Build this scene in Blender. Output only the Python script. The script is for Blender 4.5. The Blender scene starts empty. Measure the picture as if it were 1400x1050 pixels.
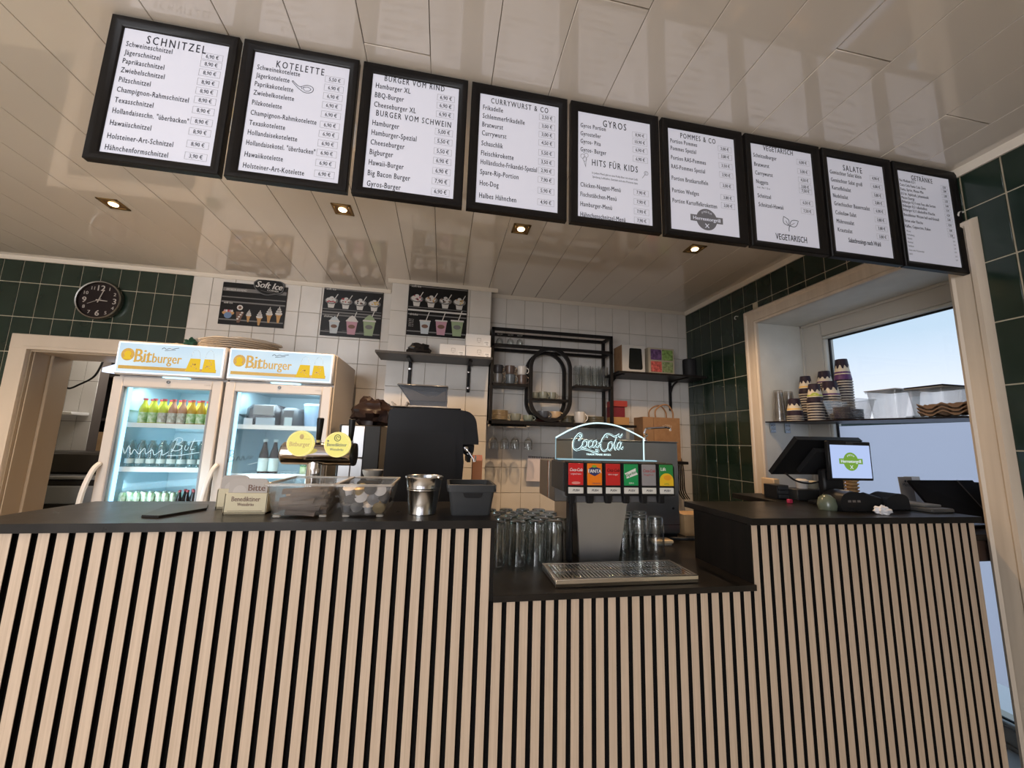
import bpy, bmesh, math, random
from mathutils import Vector, Matrix

random.seed(7)
PI = math.pi
sc = bpy.context.scene
COL = sc.collection

# ------------------------------------------------------------------ camera
cd = bpy.data.cameras.new('camera')
cam = bpy.data.objects.new('camera', cd)
COL.objects.link(cam)
sc.camera = cam
cd.sensor_width = 36.0
cd.sensor_fit = 'HORIZONTAL'
cd.lens = 36.0 * 525.88 / 1400.0
cd.clip_start = 0.02
R0 = Vector((0.98362463, -0.1780478, 0.02795659)).normalized()
F0 = Vector((0.17206101, 0.97384801, 0.14837476)).normalized()
U0 = R0.cross(F0).normalized()
F0 = U0.cross(R0).normalized()
mw = Matrix((R0, U0, -F0)).transposed().to_4x4()
mw.translation = Vector((0, 0, 1.42))
cam.matrix_world = mw

# ------------------------------------------------------------------ world, lights, exposure
sc.view_settings.view_transform = 'Standard'
sc.view_settings.look = 'None'
sc.view_settings.gamma = 1.0
sc.view_settings.use_curve_mapping = False
sc.view_settings.exposure = 0.0
sc.cycles.transparent_max_bounces = 48
sc.cycles.max_bounces = 10
sc.cycles.caustics_reflective = False
sc.cycles.caustics_refractive = False

world = bpy.data.worlds.new('overcast_sky')
sc.world = world
world.use_nodes = True
wn = world.node_tree
for n in list(wn.nodes):
    wn.nodes.remove(n)
w_out = wn.nodes.new('ShaderNodeOutputWorld')
w_bg = wn.nodes.new('ShaderNodeBackground')
w_tc = wn.nodes.new('ShaderNodeTexCoord')
w_sep = wn.nodes.new('ShaderNodeSeparateXYZ')
w_ramp = wn.nodes.new('ShaderNodeValToRGB')
wn.links.new(w_tc.outputs['Generated'], w_sep.inputs[0])
wn.links.new(w_sep.outputs['Z'], w_ramp.inputs[0])
w_noise = wn.nodes.new('ShaderNodeTexNoise')
w_noise.inputs['Scale'].default_value = 2.2
w_mix = wn.nodes.new('ShaderNodeMixRGB')
w_mix.blend_type = 'SOFT_LIGHT'
w_mix.inputs[0].default_value = 0.25
wn.links.new(w_tc.outputs['Generated'], w_noise.inputs['Vector'])
wn.links.new(w_ramp.outputs[0], w_mix.inputs[1])
wn.links.new(w_noise.outputs['Fac'], w_mix.inputs[2])
wn.links.new(w_mix.outputs[0], w_bg.inputs[0])
wn.links.new(w_bg.outputs[0], w_out.inputs[0])
cr = w_ramp.color_ramp
cr.elements[0].position = 0.0
cr.elements[0].color = (0.93, 0.87, 0.94, 1)
cr.elements[1].position = 0.6
cr.elements[1].color = (0.40, 0.55, 0.73, 1)
e = cr.elements.new(0.22)
e.color = (0.48, 0.60, 0.74, 1)
w_bg.inputs[1].default_value = 1.38


def light(name, kind, loc, energy, color, size=None, size_y=None, target=None, **kw):
    ld = bpy.data.lights.new(name, kind)
    ld.energy = energy
    ld.color = color
    if kind == 'AREA':
        ld.shape = 'RECTANGLE'
        ld.size = size
        ld.size_y = size_y or size
    for k, v in kw.items():
        setattr(ld, k, v)
    lo = bpy.data.objects.new(name, ld)
    COL.objects.link(lo)
    lo.location = loc
    if target is not None:
        d = Vector(target) - Vector(loc)
        lo.rotation_euler = d.to_track_quat('-Z', 'Y').to_euler()
    return lo


# daylight through the shop window behind the photographer
light('shop_window_daylight', 'AREA', (-2.5, -3.05, 1.60), 120, (0.93, 0.96, 1.0), 2.4, 1.9, target=(-1.5, 2, 1.9))
# unseen warm fill lights added over the guest area, behind and beside the photographer
for gx, gy, ge in ((-2.6, 0.2, 60), (-2.3, -1.6, 55), (-1.1, -1.2, 40), (-3.4, 1.9, 45)):
    light('guest_room_fill', 'SPOT', (gx, gy, 2.62), ge, (1.0, 0.79, 0.57), target=(gx, gy, 0), spot_size=math.radians(150), spot_blend=0.7, shadow_soft_size=0.06)

# ------------------------------------------------------------------ materials
MATS = {}


def principled(name, color, rough=0.5, metal=0.0, spec=None, emit=None, estr=0.0, coat=0.0, alpha=1.0):
    if name in MATS:
        return MATS[name]
    if spec is None:
        spec = 0.18 if max(color) < 0.07 and metal < 0.1 else 0.5
    m = bpy.data.materials.new(name)
    m.use_nodes = True
    b = m.node_tree.nodes['Principled BSDF']
    b.inputs['Base Color'].default_value = (*color, 1)
    b.inputs['Roughness'].default_value = rough
    b.inputs['Metallic'].default_value = metal
    b.inputs['Specular IOR Level'].default_value = spec
    b.inputs['Coat Weight'].default_value = coat
    b.inputs['Alpha'].default_value = alpha
    if emit:
        b.inputs['Emission Color'].default_value = (*emit, 1)
        b.inputs['Emission Strength'].default_value = estr
    m.diffuse_color = (*color, 1)
    MATS[name] = m
    return m


def add_noise(m, c1, c2, scale=(8, 8, 8), detail=4, bump=0.0, rough=None, dist=0.0, random_off=False, lo=0.3, hi=0.7):
    nt = m.node_tree
    b = nt.nodes['Principled BSDF']
    tc = nt.nodes.new('ShaderNodeTexCoord')
    mp = nt.nodes.new('ShaderNodeMapping')
    mp.inputs['Scale'].default_value = scale
    nz = nt.nodes.new('ShaderNodeTexNoise')
    nz.inputs['Scale'].default_value = 1.0
    nz.inputs['Detail'].default_value = detail
    nz.inputs['Distortion'].default_value = dist
    nt.links.new(tc.outputs['Object'], mp.inputs['Vector'])
    src = mp.outputs[0]
    if random_off:
        oi = nt.nodes.new('ShaderNodeObjectInfo')
        mu = nt.nodes.new('ShaderNodeMath')
        mu.operation = 'MULTIPLY'
        mu.inputs[1].default_value = 53.0
        nt.links.new(oi.outputs['Random'], mu.inputs[0])
        va = nt.nodes.new('ShaderNodeVectorMath')
        va.operation = 'ADD'
        nt.links.new(mp.outputs[0], va.inputs[0])
        nt.links.new(mu.outputs[0], va.inputs[1])
        src = va.outputs[0]
    nt.links.new(src, nz.inputs['Vector'])
    rp = nt.nodes.new('ShaderNodeValToRGB')
    rp.color_ramp.elements[0].position = lo
    rp.color_ramp.elements[1].position = hi
    rp.color_ramp.elements[0].color = (*c1, 1)
    rp.color_ramp.elements[1].color = (*c2, 1)
    nt.links.new(nz.outputs['Fac'], rp.inputs[0])
    nt.links.new(rp.outputs[0], b.inputs['Base Color'])
    if bump:
        bp = nt.nodes.new('ShaderNodeBump')
        bp.inputs['Strength'].default_value = bump
        bp.inputs['Distance'].default_value = 0.002
        nt.links.new(nz.outputs['Fac'], bp.inputs['Height'])
        nt.links.new(bp.outputs[0], b.inputs['Normal'])
    if rough:
        mr = nt.nodes.new('ShaderNodeMapRange')
        mr.inputs['To Min'].default_value = rough[0]
        mr.inputs['To Max'].default_value = rough[1]
        nt.links.new(nz.outputs['Fac'], mr.inputs['Value'])
        nt.links.new(mr.outputs[0], b.inputs['Roughness'])
    return m


def thin_glass(name, tint=(1, 1, 1), refl=0.12, rough=0.02, edge=0.55, dens=0.0, dcol=(0.8, 0.85, 0.85)):
    """a thin sheet of clear stuff: see-through, with mirror reflection growing at grazing angles"""
    m = bpy.data.materials.new(name)
    m.use_nodes = True
    nt = m.node_tree
    for n in list(nt.nodes):
        nt.nodes.remove(n)
    out = nt.nodes.new('ShaderNodeOutputMaterial')
    tr = nt.nodes.new('ShaderNodeBsdfTransparent')
    tr.inputs[0].default_value = (*tint, 1)
    gl = nt.nodes.new('ShaderNodeBsdfGlossy')
    gl.inputs['Roughness'].default_value = rough
    lw = nt.nodes.new('ShaderNodeLayerWeight')
    lw.inputs['Blend'].default_value = edge
    mr = nt.nodes.new('ShaderNodeMapRange')
    mr.inputs['To Min'].default_value = refl * 0.25
    mr.inputs['To Max'].default_value = min(1.0, refl * 5)
    pw = nt.nodes.new('ShaderNodeMath')
    pw.operation = 'POWER'
    pw.inputs[1].default_value = 2.0
    nt.links.new(lw.outputs['Facing'], pw.inputs[0])
    nt.links.new(pw.outputs[0], mr.inputs['Value'])
    mx = nt.nodes.new('ShaderNodeMixShader')
    nt.links.new(mr.outputs[0], mx.inputs[0])
    nt.links.new(tr.outputs[0], mx.inputs[1])
    nt.links.new(gl.outputs[0], mx.inputs[2])
    last = mx.outputs[0]
    if dens > 0:
        df = nt.nodes.new('ShaderNodeBsdfDiffuse')
        df.inputs[0].default_value = (*dcol, 1)
        m2 = nt.nodes.new('ShaderNodeMixShader')
        m2.inputs[0].default_value = dens
        nt.links.new(last, m2.inputs[1])
        nt.links.new(df.outputs[0], m2.inputs[2])
        last = m2.outputs[0]
    nt.links.new(last, out.inputs[0])
    MATS[name] = m
    return m


def emissive(name, color, strength):
    m = bpy.data.materials.new(name)
    m.use_nodes = True
    nt = m.node_tree
    for n in list(nt.nodes):
        nt.nodes.remove(n)
    out = nt.nodes.new('ShaderNodeOutputMaterial')
    em = nt.nodes.new('ShaderNodeEmission')
    em.inputs[0].default_value = (*color, 1)
    em.inputs[1].default_value = strength
    nt.links.new(em.outputs[0], out.inputs[0])
    MATS[name] = m
    return m


P = principled
M_ceil = add_noise(P('ceiling_lacquer', (0.7, 0.66, 0.6), 0.08, coat=1.0), (0.70, 0.64, 0.56), (0.76, 0.70, 0.62), (1.5, 1.5, 1.5), 2)
M_gap = P('ceiling_gap', (0.26, 0.22, 0.17), 0.8)
M_wtile = add_noise(P('white_glazed_tile', (0.6, 0.56, 0.52), 0.22), (0.64, 0.61, 0.565), (0.70, 0.665, 0.62), (6, 6, 6), 3, random_off=True)
M_wgrout = add_noise(P('grey_grout', (0.3, 0.27, 0.23), 0.9), (0.34, 0.30, 0.25), (0.46, 0.41, 0.35), (20, 20, 20))
M_gtile = add_noise(P('green_glazed_tile', (0.012, 0.026, 0.018), 0.16, spec=0.5), (0.010, 0.022, 0.015), (0.017, 0.032, 0.023), (5, 5, 5), 3, random_off=True)
M_ggrout = add_noise(P('cream_grout', (0.52, 0.46, 0.34), 0.9), (0.44, 0.39, 0.28), (0.58, 0.52, 0.40), (25, 25, 25))
M_slat = add_noise(P('oak_slat', (0.6, 0.42, 0.28), 0.55), (0.46, 0.355, 0.265), (0.62, 0.495, 0.385), (230, 60, 4.0), 6, bump=0.2, random_off=True, dist=0.5, lo=0.2, hi=0.8)
M_felt = add_noise(P('black_felt', (0.004, 0.004, 0.004), 0.95), (0.003, 0.003, 0.003), (0.007, 0.006, 0.006), (200, 200, 200))
M_top = add_noise(P('black_worktop', (0.014, 0.012, 0.011), 0.3, spec=0.22), (0.010, 0.009, 0.008), (0.018, 0.015, 0.013), (14, 14, 14), 5, rough=(0.24, 0.36))
M_panel = add_noise(P('black_side_panel', (0.008, 0.007, 0.006), 0.45), (0.006, 0.0055, 0.005), (0.012, 0.010, 0.009), (30, 30, 3))
M_trim = add_noise(P('cream_trim_paint', (0.62, 0.52, 0.42), 0.4), (0.58, 0.49, 0.39), (0.66, 0.56, 0.455), (5, 5, 2))
M_case = add_noise(P('cream_casing_wood', (0.62, 0.52, 0.40), 0.42), (0.57, 0.49, 0.40), (0.67, 0.585, 0.485), (30, 30, 1.5), 4, bump=0.1)
M_plaster = add_noise(P('white_plaster', (0.5, 0.5, 0.47), 0.7), (0.56, 0.565, 0.535), (0.63, 0.635, 0.60), (8, 8, 8))
M_winframe = P('window_frame_white', (0.50, 0.48, 0.44), 0.4)
M_wall = add_noise(P('painted_wall', (0.62, 0.58, 0.52), 0.8), (0.58, 0.54, 0.48), (0.65, 0.61, 0.55), (4, 4, 4))
M_floor = add_noise(P('floor_stone', (0.5, 0.44, 0.37), 0.45), (0.46, 0.405, 0.34), (0.58, 0.51, 0.43), (6, 6, 6))
M_steel = add_noise(P('brushed_steel', (0.45, 0.45, 0.46), 0.33, 1.0), (0.36, 0.36, 0.37), (0.55, 0.55, 0.56), (3, 3, 180), 3, rough=(0.26, 0.42))
M_steelh = add_noise(P('brushed_steel_dark', (0.30, 0.31, 0.33), 0.4, 1.0), (0.50, 0.53, 0.57), (0.58, 0.60, 0.64), (8, 8, 2), 3, rough=(0.30, 0.42))
M_chrome = P('chrome', (0.75, 0.73, 0.70), 0.08, 1.0)
M_zinc = P('galvanised_steel', (0.55, 0.55, 0.55), 0.18, 1.0)
M_bplast = P('black_plastic', (0.012, 0.012, 0.013), 0.38)
M_bplast2 = P('black_plastic_matt', (0.02, 0.02, 0.022), 0.55)
M_dgrey = P('dark_grey_plastic', (0.038, 0.040, 0.043), 0.45)
M_bmetal = P('black_powder_coat', (0.012, 0.011, 0.011), 0.42)
M_fridge = P('fridge_enamel', (0.60, 0.56, 0.53), 0.35)
M_liner = P('fridge_liner', (0.48, 0.63, 0.69), 0.5)
M_white = P('white_card', (0.72, 0.71, 0.70), 0.6)
M_paper = P('menu_paper_glow', (0.70, 0.71, 0.80), 0.35, emit=(0.78, 0.80, 0.95), estr=0.15)  # slight emission added to brighten the sheet; the paper is no lamp
M_ink = P('black_ink', (0.02, 0.02, 0.03), 0.6)
M_greyink = P('grey_ink', (0.17, 0.17, 0.19), 0.6)
M_frame = P('menu_frame_black', (0.007, 0.006, 0.006), 0.35, spec=0.22)
M_kraft = add_noise(P('kraft_paper', (0.30, 0.16, 0.08), 0.8), (0.25, 0.135, 0.065), (0.33, 0.185, 0.09), (20, 20, 20), bump=0.15)
M_card = add_noise(P('cardboard', (0.55, 0.34, 0.17), 0.8), (0.50, 0.31, 0.15), (0.60, 0.38, 0.20), (15, 15, 15))
M_glass = thin_glass('drinking_glass', (0.96, 0.97, 0.965), 0.20, 0.03, 0.55)
M_glassd = thin_glass('glass_base', (0.62, 0.68, 0.66), 0.2, 0.05, 0.6)
M_pane = thin_glass('window_pane', (0.96, 0.98, 0.98), 0.06, 0.0, 0.4)
M_fpane = thin_glass('fridge_pane', (0.93, 0.96, 0.97), 0.02, 0.0, 0.4)
M_clear = thin_glass('clear_plastic', (0.93, 0.93, 0.93), 0.14, 0.08, 0.55, 0.03, (0.75, 0.72, 0.68))
M_clearrim = thin_glass('clear_plastic_rim', (0.8, 0.8, 0.8), 0.15, 0.15, 0.55, 0.40, (0.80, 0.74, 0.66))
M_acryl = thin_glass('acrylic_sheet', (0.80, 0.86, 0.90), 0.08, 0.02, 0.4)
M_brass = P('spot_brass', (0.30, 0.20, 0.09), 0.35, 1.0)
M_lamp = emissive('lamp_glow', (1.0, 0.72, 0.35), 14.0)
M_led = emissive('cool_led', (0.45, 0.78, 1.0), 2.2)
M_neon = emissive('edge_lit_white', (0.72, 0.98, 1.0), 1.5)
M_neond = emissive('edge_lit_dim', (0.45, 0.70, 0.78), 0.75)
# ------------------------------------------------------------------ mesh helpers


class B:
    """collects geometry in world (or local) coordinates"""

    def __init__(self):
        self.v, self.f, self.m, self.mats = [], [], [], []

    def mi(self, mat):
        if mat is None:
            return 0
        if mat not in self.mats:
            self.mats.append(mat)
        return self.mats.index(mat)

    def add(self, vs, fs, mat=None):
        o = len(self.v)
        k = self.mi(mat)
        self.v += [tuple(x) for x in vs]
        for f in fs:
            self.f.append(tuple(o + i for i in f))
            self.m.append(k)
        return self

    def box(self, x0, x1, y0, y1, z0, z1, bev=0.0, mat=None):
        if x0 > x1: x0, x1 = x1, x0
        if y0 > y1: y0, y1 = y1, y0
        if z0 > z1: z0, z1 = z1, z0
        if bev <= 0:
            vs = [(x, y, z) for x in (x0, x1) for y in (y0, y1) for z in (z0, z1)]
            return self.add(vs, [(0, 1, 3, 2), (4, 6, 7, 5), (0, 4, 5, 1), (2, 3, 7, 6), (0, 2, 6, 4), (1, 5, 7, 3)], mat)
        b = min(bev, (x1 - x0) * .49, (y1 - y0) * .49, (z1 - z0) * .49)
        vs, idx = [], {}
        X, Y, Z = (x0, x1), (y0, y1), (z0, z1)
        for i in (0, 1):
            for j in (0, 1):
                for k in (0, 1):
                    sx, sy, sz = (b, -b)[i], (b, -b)[j], (b, -b)[k]
                    p = (X[i], Y[j], Z[k])
                    idx[(i, j, k, 0)] = len(vs); vs.append((p[0], p[1] + sy, p[2] + sz))
                    idx[(i, j, k, 1)] = len(vs); vs.append((p[0] + sx, p[1], p[2] + sz))
                    idx[(i, j, k, 2)] = len(vs); vs.append((p[0] + sx, p[1] + sy, p[2]))
        fs = []
        for i in (0, 1):
            q = [idx[(i, 0, 0, 0)], idx[(i, 0, 1, 0)], idx[(i, 1, 1, 0)], idx[(i, 1, 0, 0)]]
            fs.append(q if i == 0 else q[::-1])
            q = [idx[(0, i, 0, 1)], idx[(1, i, 0, 1)], idx[(1, i, 1, 1)], idx[(0, i, 1, 1)]]
            fs.append(q if i == 0 else q[::-1])
            q = [idx[(0, 0, i, 2)], idx[(0, 1, i, 2)], idx[(1, 1, i, 2)], idx[(1, 0, i, 2)]]
            fs.append(q if i == 0 else q[::-1])
        for a in (0, 1):
            for c in (0, 1):
                fs.append([idx[(a, c, 0, 0)], idx[(a, c, 0, 1)], idx[(a, c, 1, 1)], idx[(a, c, 1, 0)]])
                fs.append([idx[(a, 0, c, 0)], idx[(a, 0, c, 2)], idx[(a, 1, c, 2)], idx[(a, 1, c, 0)]])
                fs.append([idx[(0, a, c, 1)], idx[(0, a, c, 2)], idx[(1, a, c, 2)], idx[(1, a, c, 1)]])
        for i in (0, 1):
            for j in (0, 1):
                for k in (0, 1):
                    fs.append([idx[(i, j, k, 0)], idx[(i, j, k, 1)], idx[(i, j, k, 2)]])
        return self.add(vs, fs, mat)

    def lathe(self, prof, c=(0, 0, 0), n=24, mat=None, axis='z', cap=True):
        vs, fs = [], []
        for (r, h) in prof:
            for i in range(n):
                a = 2 * PI * i / n
                x, y = r * math.cos(a), r * math.sin(a)
                if axis == 'z':
                    vs.append((c[0] + x, c[1] + y, c[2] + h))
                elif axis == 'y':
                    vs.append((c[0] + x, c[1] + h, c[2] + y))
                else:
                    vs.append((c[0] + h, c[1] + x, c[2] + y))
        for k in range(len(prof) - 1):
            for i in range(n):
                j = (i + 1) % n
                q = (k * n + i, k * n + j, (k + 1) * n + j, (k + 1) * n + i)
                fs.append(q if axis != 'y' else q[::-1])
        if cap:
            if prof[0][0] > 1e-6:
                q = tuple(range(n))
                fs.append(q[::-1] if axis != 'y' else q)
            if prof[-1][0] > 1e-6:
                q = tuple((len(prof) - 1) * n + i for i in range(n))
                fs.append(q if axis != 'y' else q[::-1])
        return self.add(vs, fs, mat)

    def cyl(self, p0, p1, r, n=12, mat=None, r2=None):
        return self.tube([p0, p1], r, n, mat, r_end=r2)

    def tube(self, pts, r, n=8, mat=None, closed=False, r_end=None, up=None, square=False, ry=None):
        pts = [Vector(p) for p in pts]
        m = len(pts)
        ring = []
        ref = Vector(up) if up else None
        prevN = None
        for i, p in enumerate(pts):
            if closed:
                d = pts[(i + 1) % m] - pts[i - 1]
            else:
                d = pts[min(i + 1, m - 1)] - pts[max(i - 1, 0)]
            if d.length < 1e-9:
                d = Vector((0, 0, 1))
            d.normalize()
            if ref is not None:
                a = ref - d * ref.dot(d)
            elif prevN is not None:
                a = prevN - d * prevN.dot(d)
            else:
                a = Vector((0, 0, 1)) if abs(d.z) < 0.9 else Vector((1, 0, 0))
                a = a - d * a.dot(d)
            if a.length < 1e-6:
                a = d.orthogonal()
            a.normalize()
            prevN = a
            b = d.cross(a)
            rr = r if r_end is None else r + (r_end - r) * i / (m - 1)
            rb = ry if ry else rr
            row = []
            nn = 4 if square else n
            for k in range(nn):
                an = 2 * PI * (k + (0.5 if square else 0)) / nn
                s = math.sqrt(2) if square else 1
                row.append(p + a * (math.cos(an) * rr * s) + b * (math.sin(an) * rb * s))
            ring.append(row)
        nn = len(ring[0])
        vs = [v for row in ring for v in row]
        fs = []
        for i in range(m if closed else m - 1):
            i2 = (i + 1) % m
            for k in range(nn):
                k2 = (k + 1) % nn
                fs.append((i * nn + k, i2 * nn + k, i2 * nn + k2, i * nn + k2)[::-1])
        if not closed:
            fs.append(tuple(range(nn)))
            fs.append(tuple((m - 1) * nn + k for k in range(nn))[::-1])
        return self.add(vs, fs, mat)

    def prism(self, poly, d0, d1, axis='y', mat=None):
        """poly of (a,b); axis y: (x,z) polygon extruded along y; axis z: (x,y); axis x: (y,z)"""
        n = len(poly)

        def P3(a, b, d):
            return {'y': (a, d, b), 'z': (a, b, d), 'x': (d, a, b)}[axis]
        vs = [P3(a, b, d0) for a, b in poly] + [P3(a, b, d1) for a, b in poly]
        fs = [tuple(range(n)), tuple(range(n, 2 * n))[::-1]]
        for i in range(n):
            j = (i + 1) % n
            fs.append((i, i + n, j + n, j))
        area = sum(poly[i][0] * poly[(i + 1) % n][1] - poly[(i + 1) % n][0] * poly[i][1] for i in range(n))
        flip = (area > 0) ^ (d1 > d0) ^ (axis == 'y')
        if not flip:
            pass
        else:
            fs = [f[::-1] for f in fs]
        if axis == 'y':
            pass
        return self.add(vs, fs, mat)

    def quad(self, a, b, c, d, mat=None):
        return self.add([a, b, c, d], [(0, 1, 2, 3)], mat)

    def disc(self, c, r, n=24, mat=None, rz=None, t=None):
        """flat disc facing -y"""
        rz = rz or r
        return self.add([(c[0] + r * math.cos(2 * PI * i / n), c[1], c[2] + rz * math.sin(2 * PI * i / n)) for i in range(n)], [tuple(range(n))], mat)

    def mesh(self, me, M, mat=None):
        """append a bpy mesh transformed by M"""
        self.add([M @ v.co for v in me.vertices], [tuple(p.vertices) for p in me.polygons], mat)
        return self


OFF = {}


def build(name, b, mat=None, origin=(0, 0, 0), smooth=True, fix=True):
    me = bpy.data.meshes.new(name)
    o = Vector(origin)
    me.from_pydata([tuple(Vector(v) - o) for v in b.v], [], b.f)
    if b.mats:
        for m in b.mats:
            me.materials.append(m)
        me.polygons.foreach_set('material_index', b.m)
        if mat is not None and len(b.mats) == 0:
            me.materials.append(mat)
    elif mat is not None:
        me.materials.append(mat)
    if fix:
        bm = bmesh.new()
        bm.from_mesh(me)
        bmesh.ops.recalc_face_normals(bm, faces=bm.faces)
        bm.to_mesh(me)
        bm.free()
    if smooth:
        me.polygons.foreach_set('use_smooth', [True] * len(me.polygons))
        try:
            me.set_sharp_from_angle(angle=math.radians(38))
        except Exception:
            pass
    me.update()
    return me


def obj(name, b, mat=None, parent=None, label=None, smooth=True, fix=True, kind=None):
    """link a builder as ONE mesh object; parent given -> a part, verts stay where they are in the world"""
    off = OFF.get(parent.name, Vector((0, 0, 0))) if parent else Vector((0, 0, 0))
    me = build(name, b, mat, off, smooth, fix)
    o = bpy.data.objects.new(name, me)
    COL.objects.link(o)
    if parent:
        o.parent = parent
    OFF[o.name] = off.copy()
    if label: o['label'] = label
    if kind: o['kind'] = kind
    return o


def solo(name, b, mat, label, cat, group=None, origin=None, smooth=True, fix=True):
    """a thing that is one mesh, its origin at its base"""
    if origin is None:
        xs = [v[0] for v in b.v]; ys = [v[1] for v in b.v]; zs = [v[2] for v in b.v]
        origin = ((min(xs) + max(xs)) / 2, (min(ys) + max(ys)) / 2, min(zs))
    me = build(name, b, mat, origin, smooth, fix)
    o = bpy.data.objects.new(name, me)
    COL.objects.link(o)
    o.location = origin
    OFF[o.name] = Vector(origin)
    o['label'] = label
    o['category'] = cat
    if group: o['group'] = group
    return o


def thing(name, label, cat, loc=(0, 0, 0), group=None, rotz=0):
    o = bpy.data.objects.new(name, None)
    o.empty_display_size = 0.05
    COL.objects.link(o)
    o.location = loc
    o.rotation_euler = (0, 0, rotz)
    o['label'] = label
    o['category'] = cat
    if group: o['group'] = group
    OFF[o.name] = Vector(loc)
    return o


def struct(name, b, mat, label=None):
    o = obj(name, b, mat)
    o['kind'] = 'structure'
    if label: o['label'] = label
    return o


def dup(o, loc=None, rotz=None, label=None, group=None, parent=None):
    c = o.copy()
    COL.objects.link(c)
    if parent is not None:
        c.parent = parent
    if loc is not None: c.location = loc
    if rotz is not None: c.rotation_euler = (0, 0, rotz)
    if label: c['label'] = label
    if group: c['group'] = group
    for ch in list(o.children):
        dup(ch, parent=c)
    OFF[c.name] = Vector(c.location)
    return c


def piece(name, me, parent, loc):
    o = bpy.data.objects.new(name, me)
    COL.objects.link(o)
    o.parent = parent
    o.location = Vector(loc) - OFF.get(parent.name, Vector((0, 0, 0)))
    return o


_tc = {}


def text_mesh(s, bold=0.0, spacing=1.0, res=2):
    key = (s, bold, spacing, res)
    if key in _tc:
        return _tc[key]
    cu = bpy.data.curves.new('txt', 'FONT')
    cu.body = s
    cu.size = 1.0
    cu.align_x = 'LEFT'
    cu.offset = bold
    cu.space_character = spacing
    cu.resolution_u = res
    to = bpy.data.objects.new('txt', cu)
    me = bpy.data.meshes.new_from_object(to)
    bpy.data.objects.remove(to)
    xs = [v.co.x for v in me.vertices] or [0]
    w = (min(xs), max(xs))
    _tc[key] = (me, w)
    return _tc[key]


def put_text(b, s, x, z, y, size, mat=None, align='L', sx=1.0, bold=0.0, spacing=1.0, shear=0.0, width=None, M=None, res=2):
    """writing on a plane facing -y; x,z = baseline start (or centre / end)"""
    me, w = text_mesh(s, 0.0, spacing, res)
    if width:
        sx = width / (size * (w[1] - w[0]))
    W = (w[1] - w[0]) * size * sx
    ox = {'L': 0, 'C': -W / 2, 'R': -W}[align] - w[0] * size * sx
    T = Matrix(((size * sx, shear * size, 0, x + ox), (0, 0, 0, y), (0, size, 0, z), (0, 0, 0, 1)))
    if M is not None:
        T = M @ T
    b.mesh(me, T, mat)
    if bold > 0:
        for q in (-1, 1):
            dx = q * min(bold, .03) * size * sx
            b.mesh(me, Matrix.Translation((dx, -0.00012 * q, 0)) @ T if M is None else M @ Matrix.Translation((dx, -0.00012 * q, 0)) @ M.inverted() @ T, mat)
    return W


def stroke(b, pts, r, y, mat=None, M=None, n=4, closed=False):
    """a thin pen stroke on a plane facing -y, pts of (x,z)"""
    P3 = [Vector((p[0], y, p[1])) for p in pts]
    if M is not None:
        P3 = [M @ p for p in P3]
    b.tube(P3, r, n, mat, closed=closed)


def spline(pts, k=6):
    out = []
    n = len(pts)
    for i in range(n - 1):
        p0, p1, p2, p3 = pts[max(i - 1, 0)], pts[i], pts[i + 1], pts[min(i + 2, n - 1)]
        for j in range(k):
            t = j / k
            out.append(tuple(0.5 * ((2 * p1[a]) + (-p0[a] + p2[a]) * t + (2 * p0[a] - 5 * p1[a] + 4 * p2[a] - p3[a]) * t * t + (-p0[a] + 3 * p1[a] - 3 * p2[a] + p3[a]) * t ** 3) for a in range(len(p1))))
    out.append(pts[-1])
    return out


def arc(cx, cz, rx, rz, a0, a1, n=16):
    return [(cx + rx * math.cos(math.radians(a0 + (a1 - a0) * i / n)), cz + rz * math.sin(math.radians(a0 + (a1 - a0) * i / n))) for i in range(n + 1)]
# ------------------------------------------------------------------ room shell
XW = 2.232      # face of the right wall
ZC = 2.686      # ceiling
ZL = [2.492 - 0.263 * k for k in range(-1, 8)]

struct('floor', B().box(-4.3, 3.2, -3.3, 5.6, -0.08, 0.0), M_floor)

# ceiling: lacquered planks running away from the camera
cg = struct('ceiling', B().box(-4.35, 2.75, -3.3, 5.6, ZC + 0.012, ZC + 0.12), M_gap)
x = -0.743 - 0.2126 * 17
seams = {2: [1.146], 5: [0.875], 8: [1.02], -3: [0.62], 0: [2.9], 10: [1.5], 12: [0.93]}
i = -17
cuts = {-3: 0.62, 2: 1.146, 5: 0.875, 9: 0.86, 11: 1.62, 12: 0.98, -1: -0.4, 3: -0.9, 7: -0.5}
for k in range(-17, 15):
    xa = -0.743 + 0.2126 * k + 0.0009
    xb = xa + 0.2126 - 0.0018
    if xa > XW: break
    xb = min(xb, XW - 0.001)
    ys = [-3.2, cuts[k], 3.34] if k in cuts else [-3.2, 3.34]
    for a, b_ in zip(ys[:-1], ys[1:]):
        piece('plank', build('plank', B().box(0, xb - xa, 0, b_ - a - 0.0025, 0, 0.012, 0.0015), M_ceil), cg, (xa, a, ZC))


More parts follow.
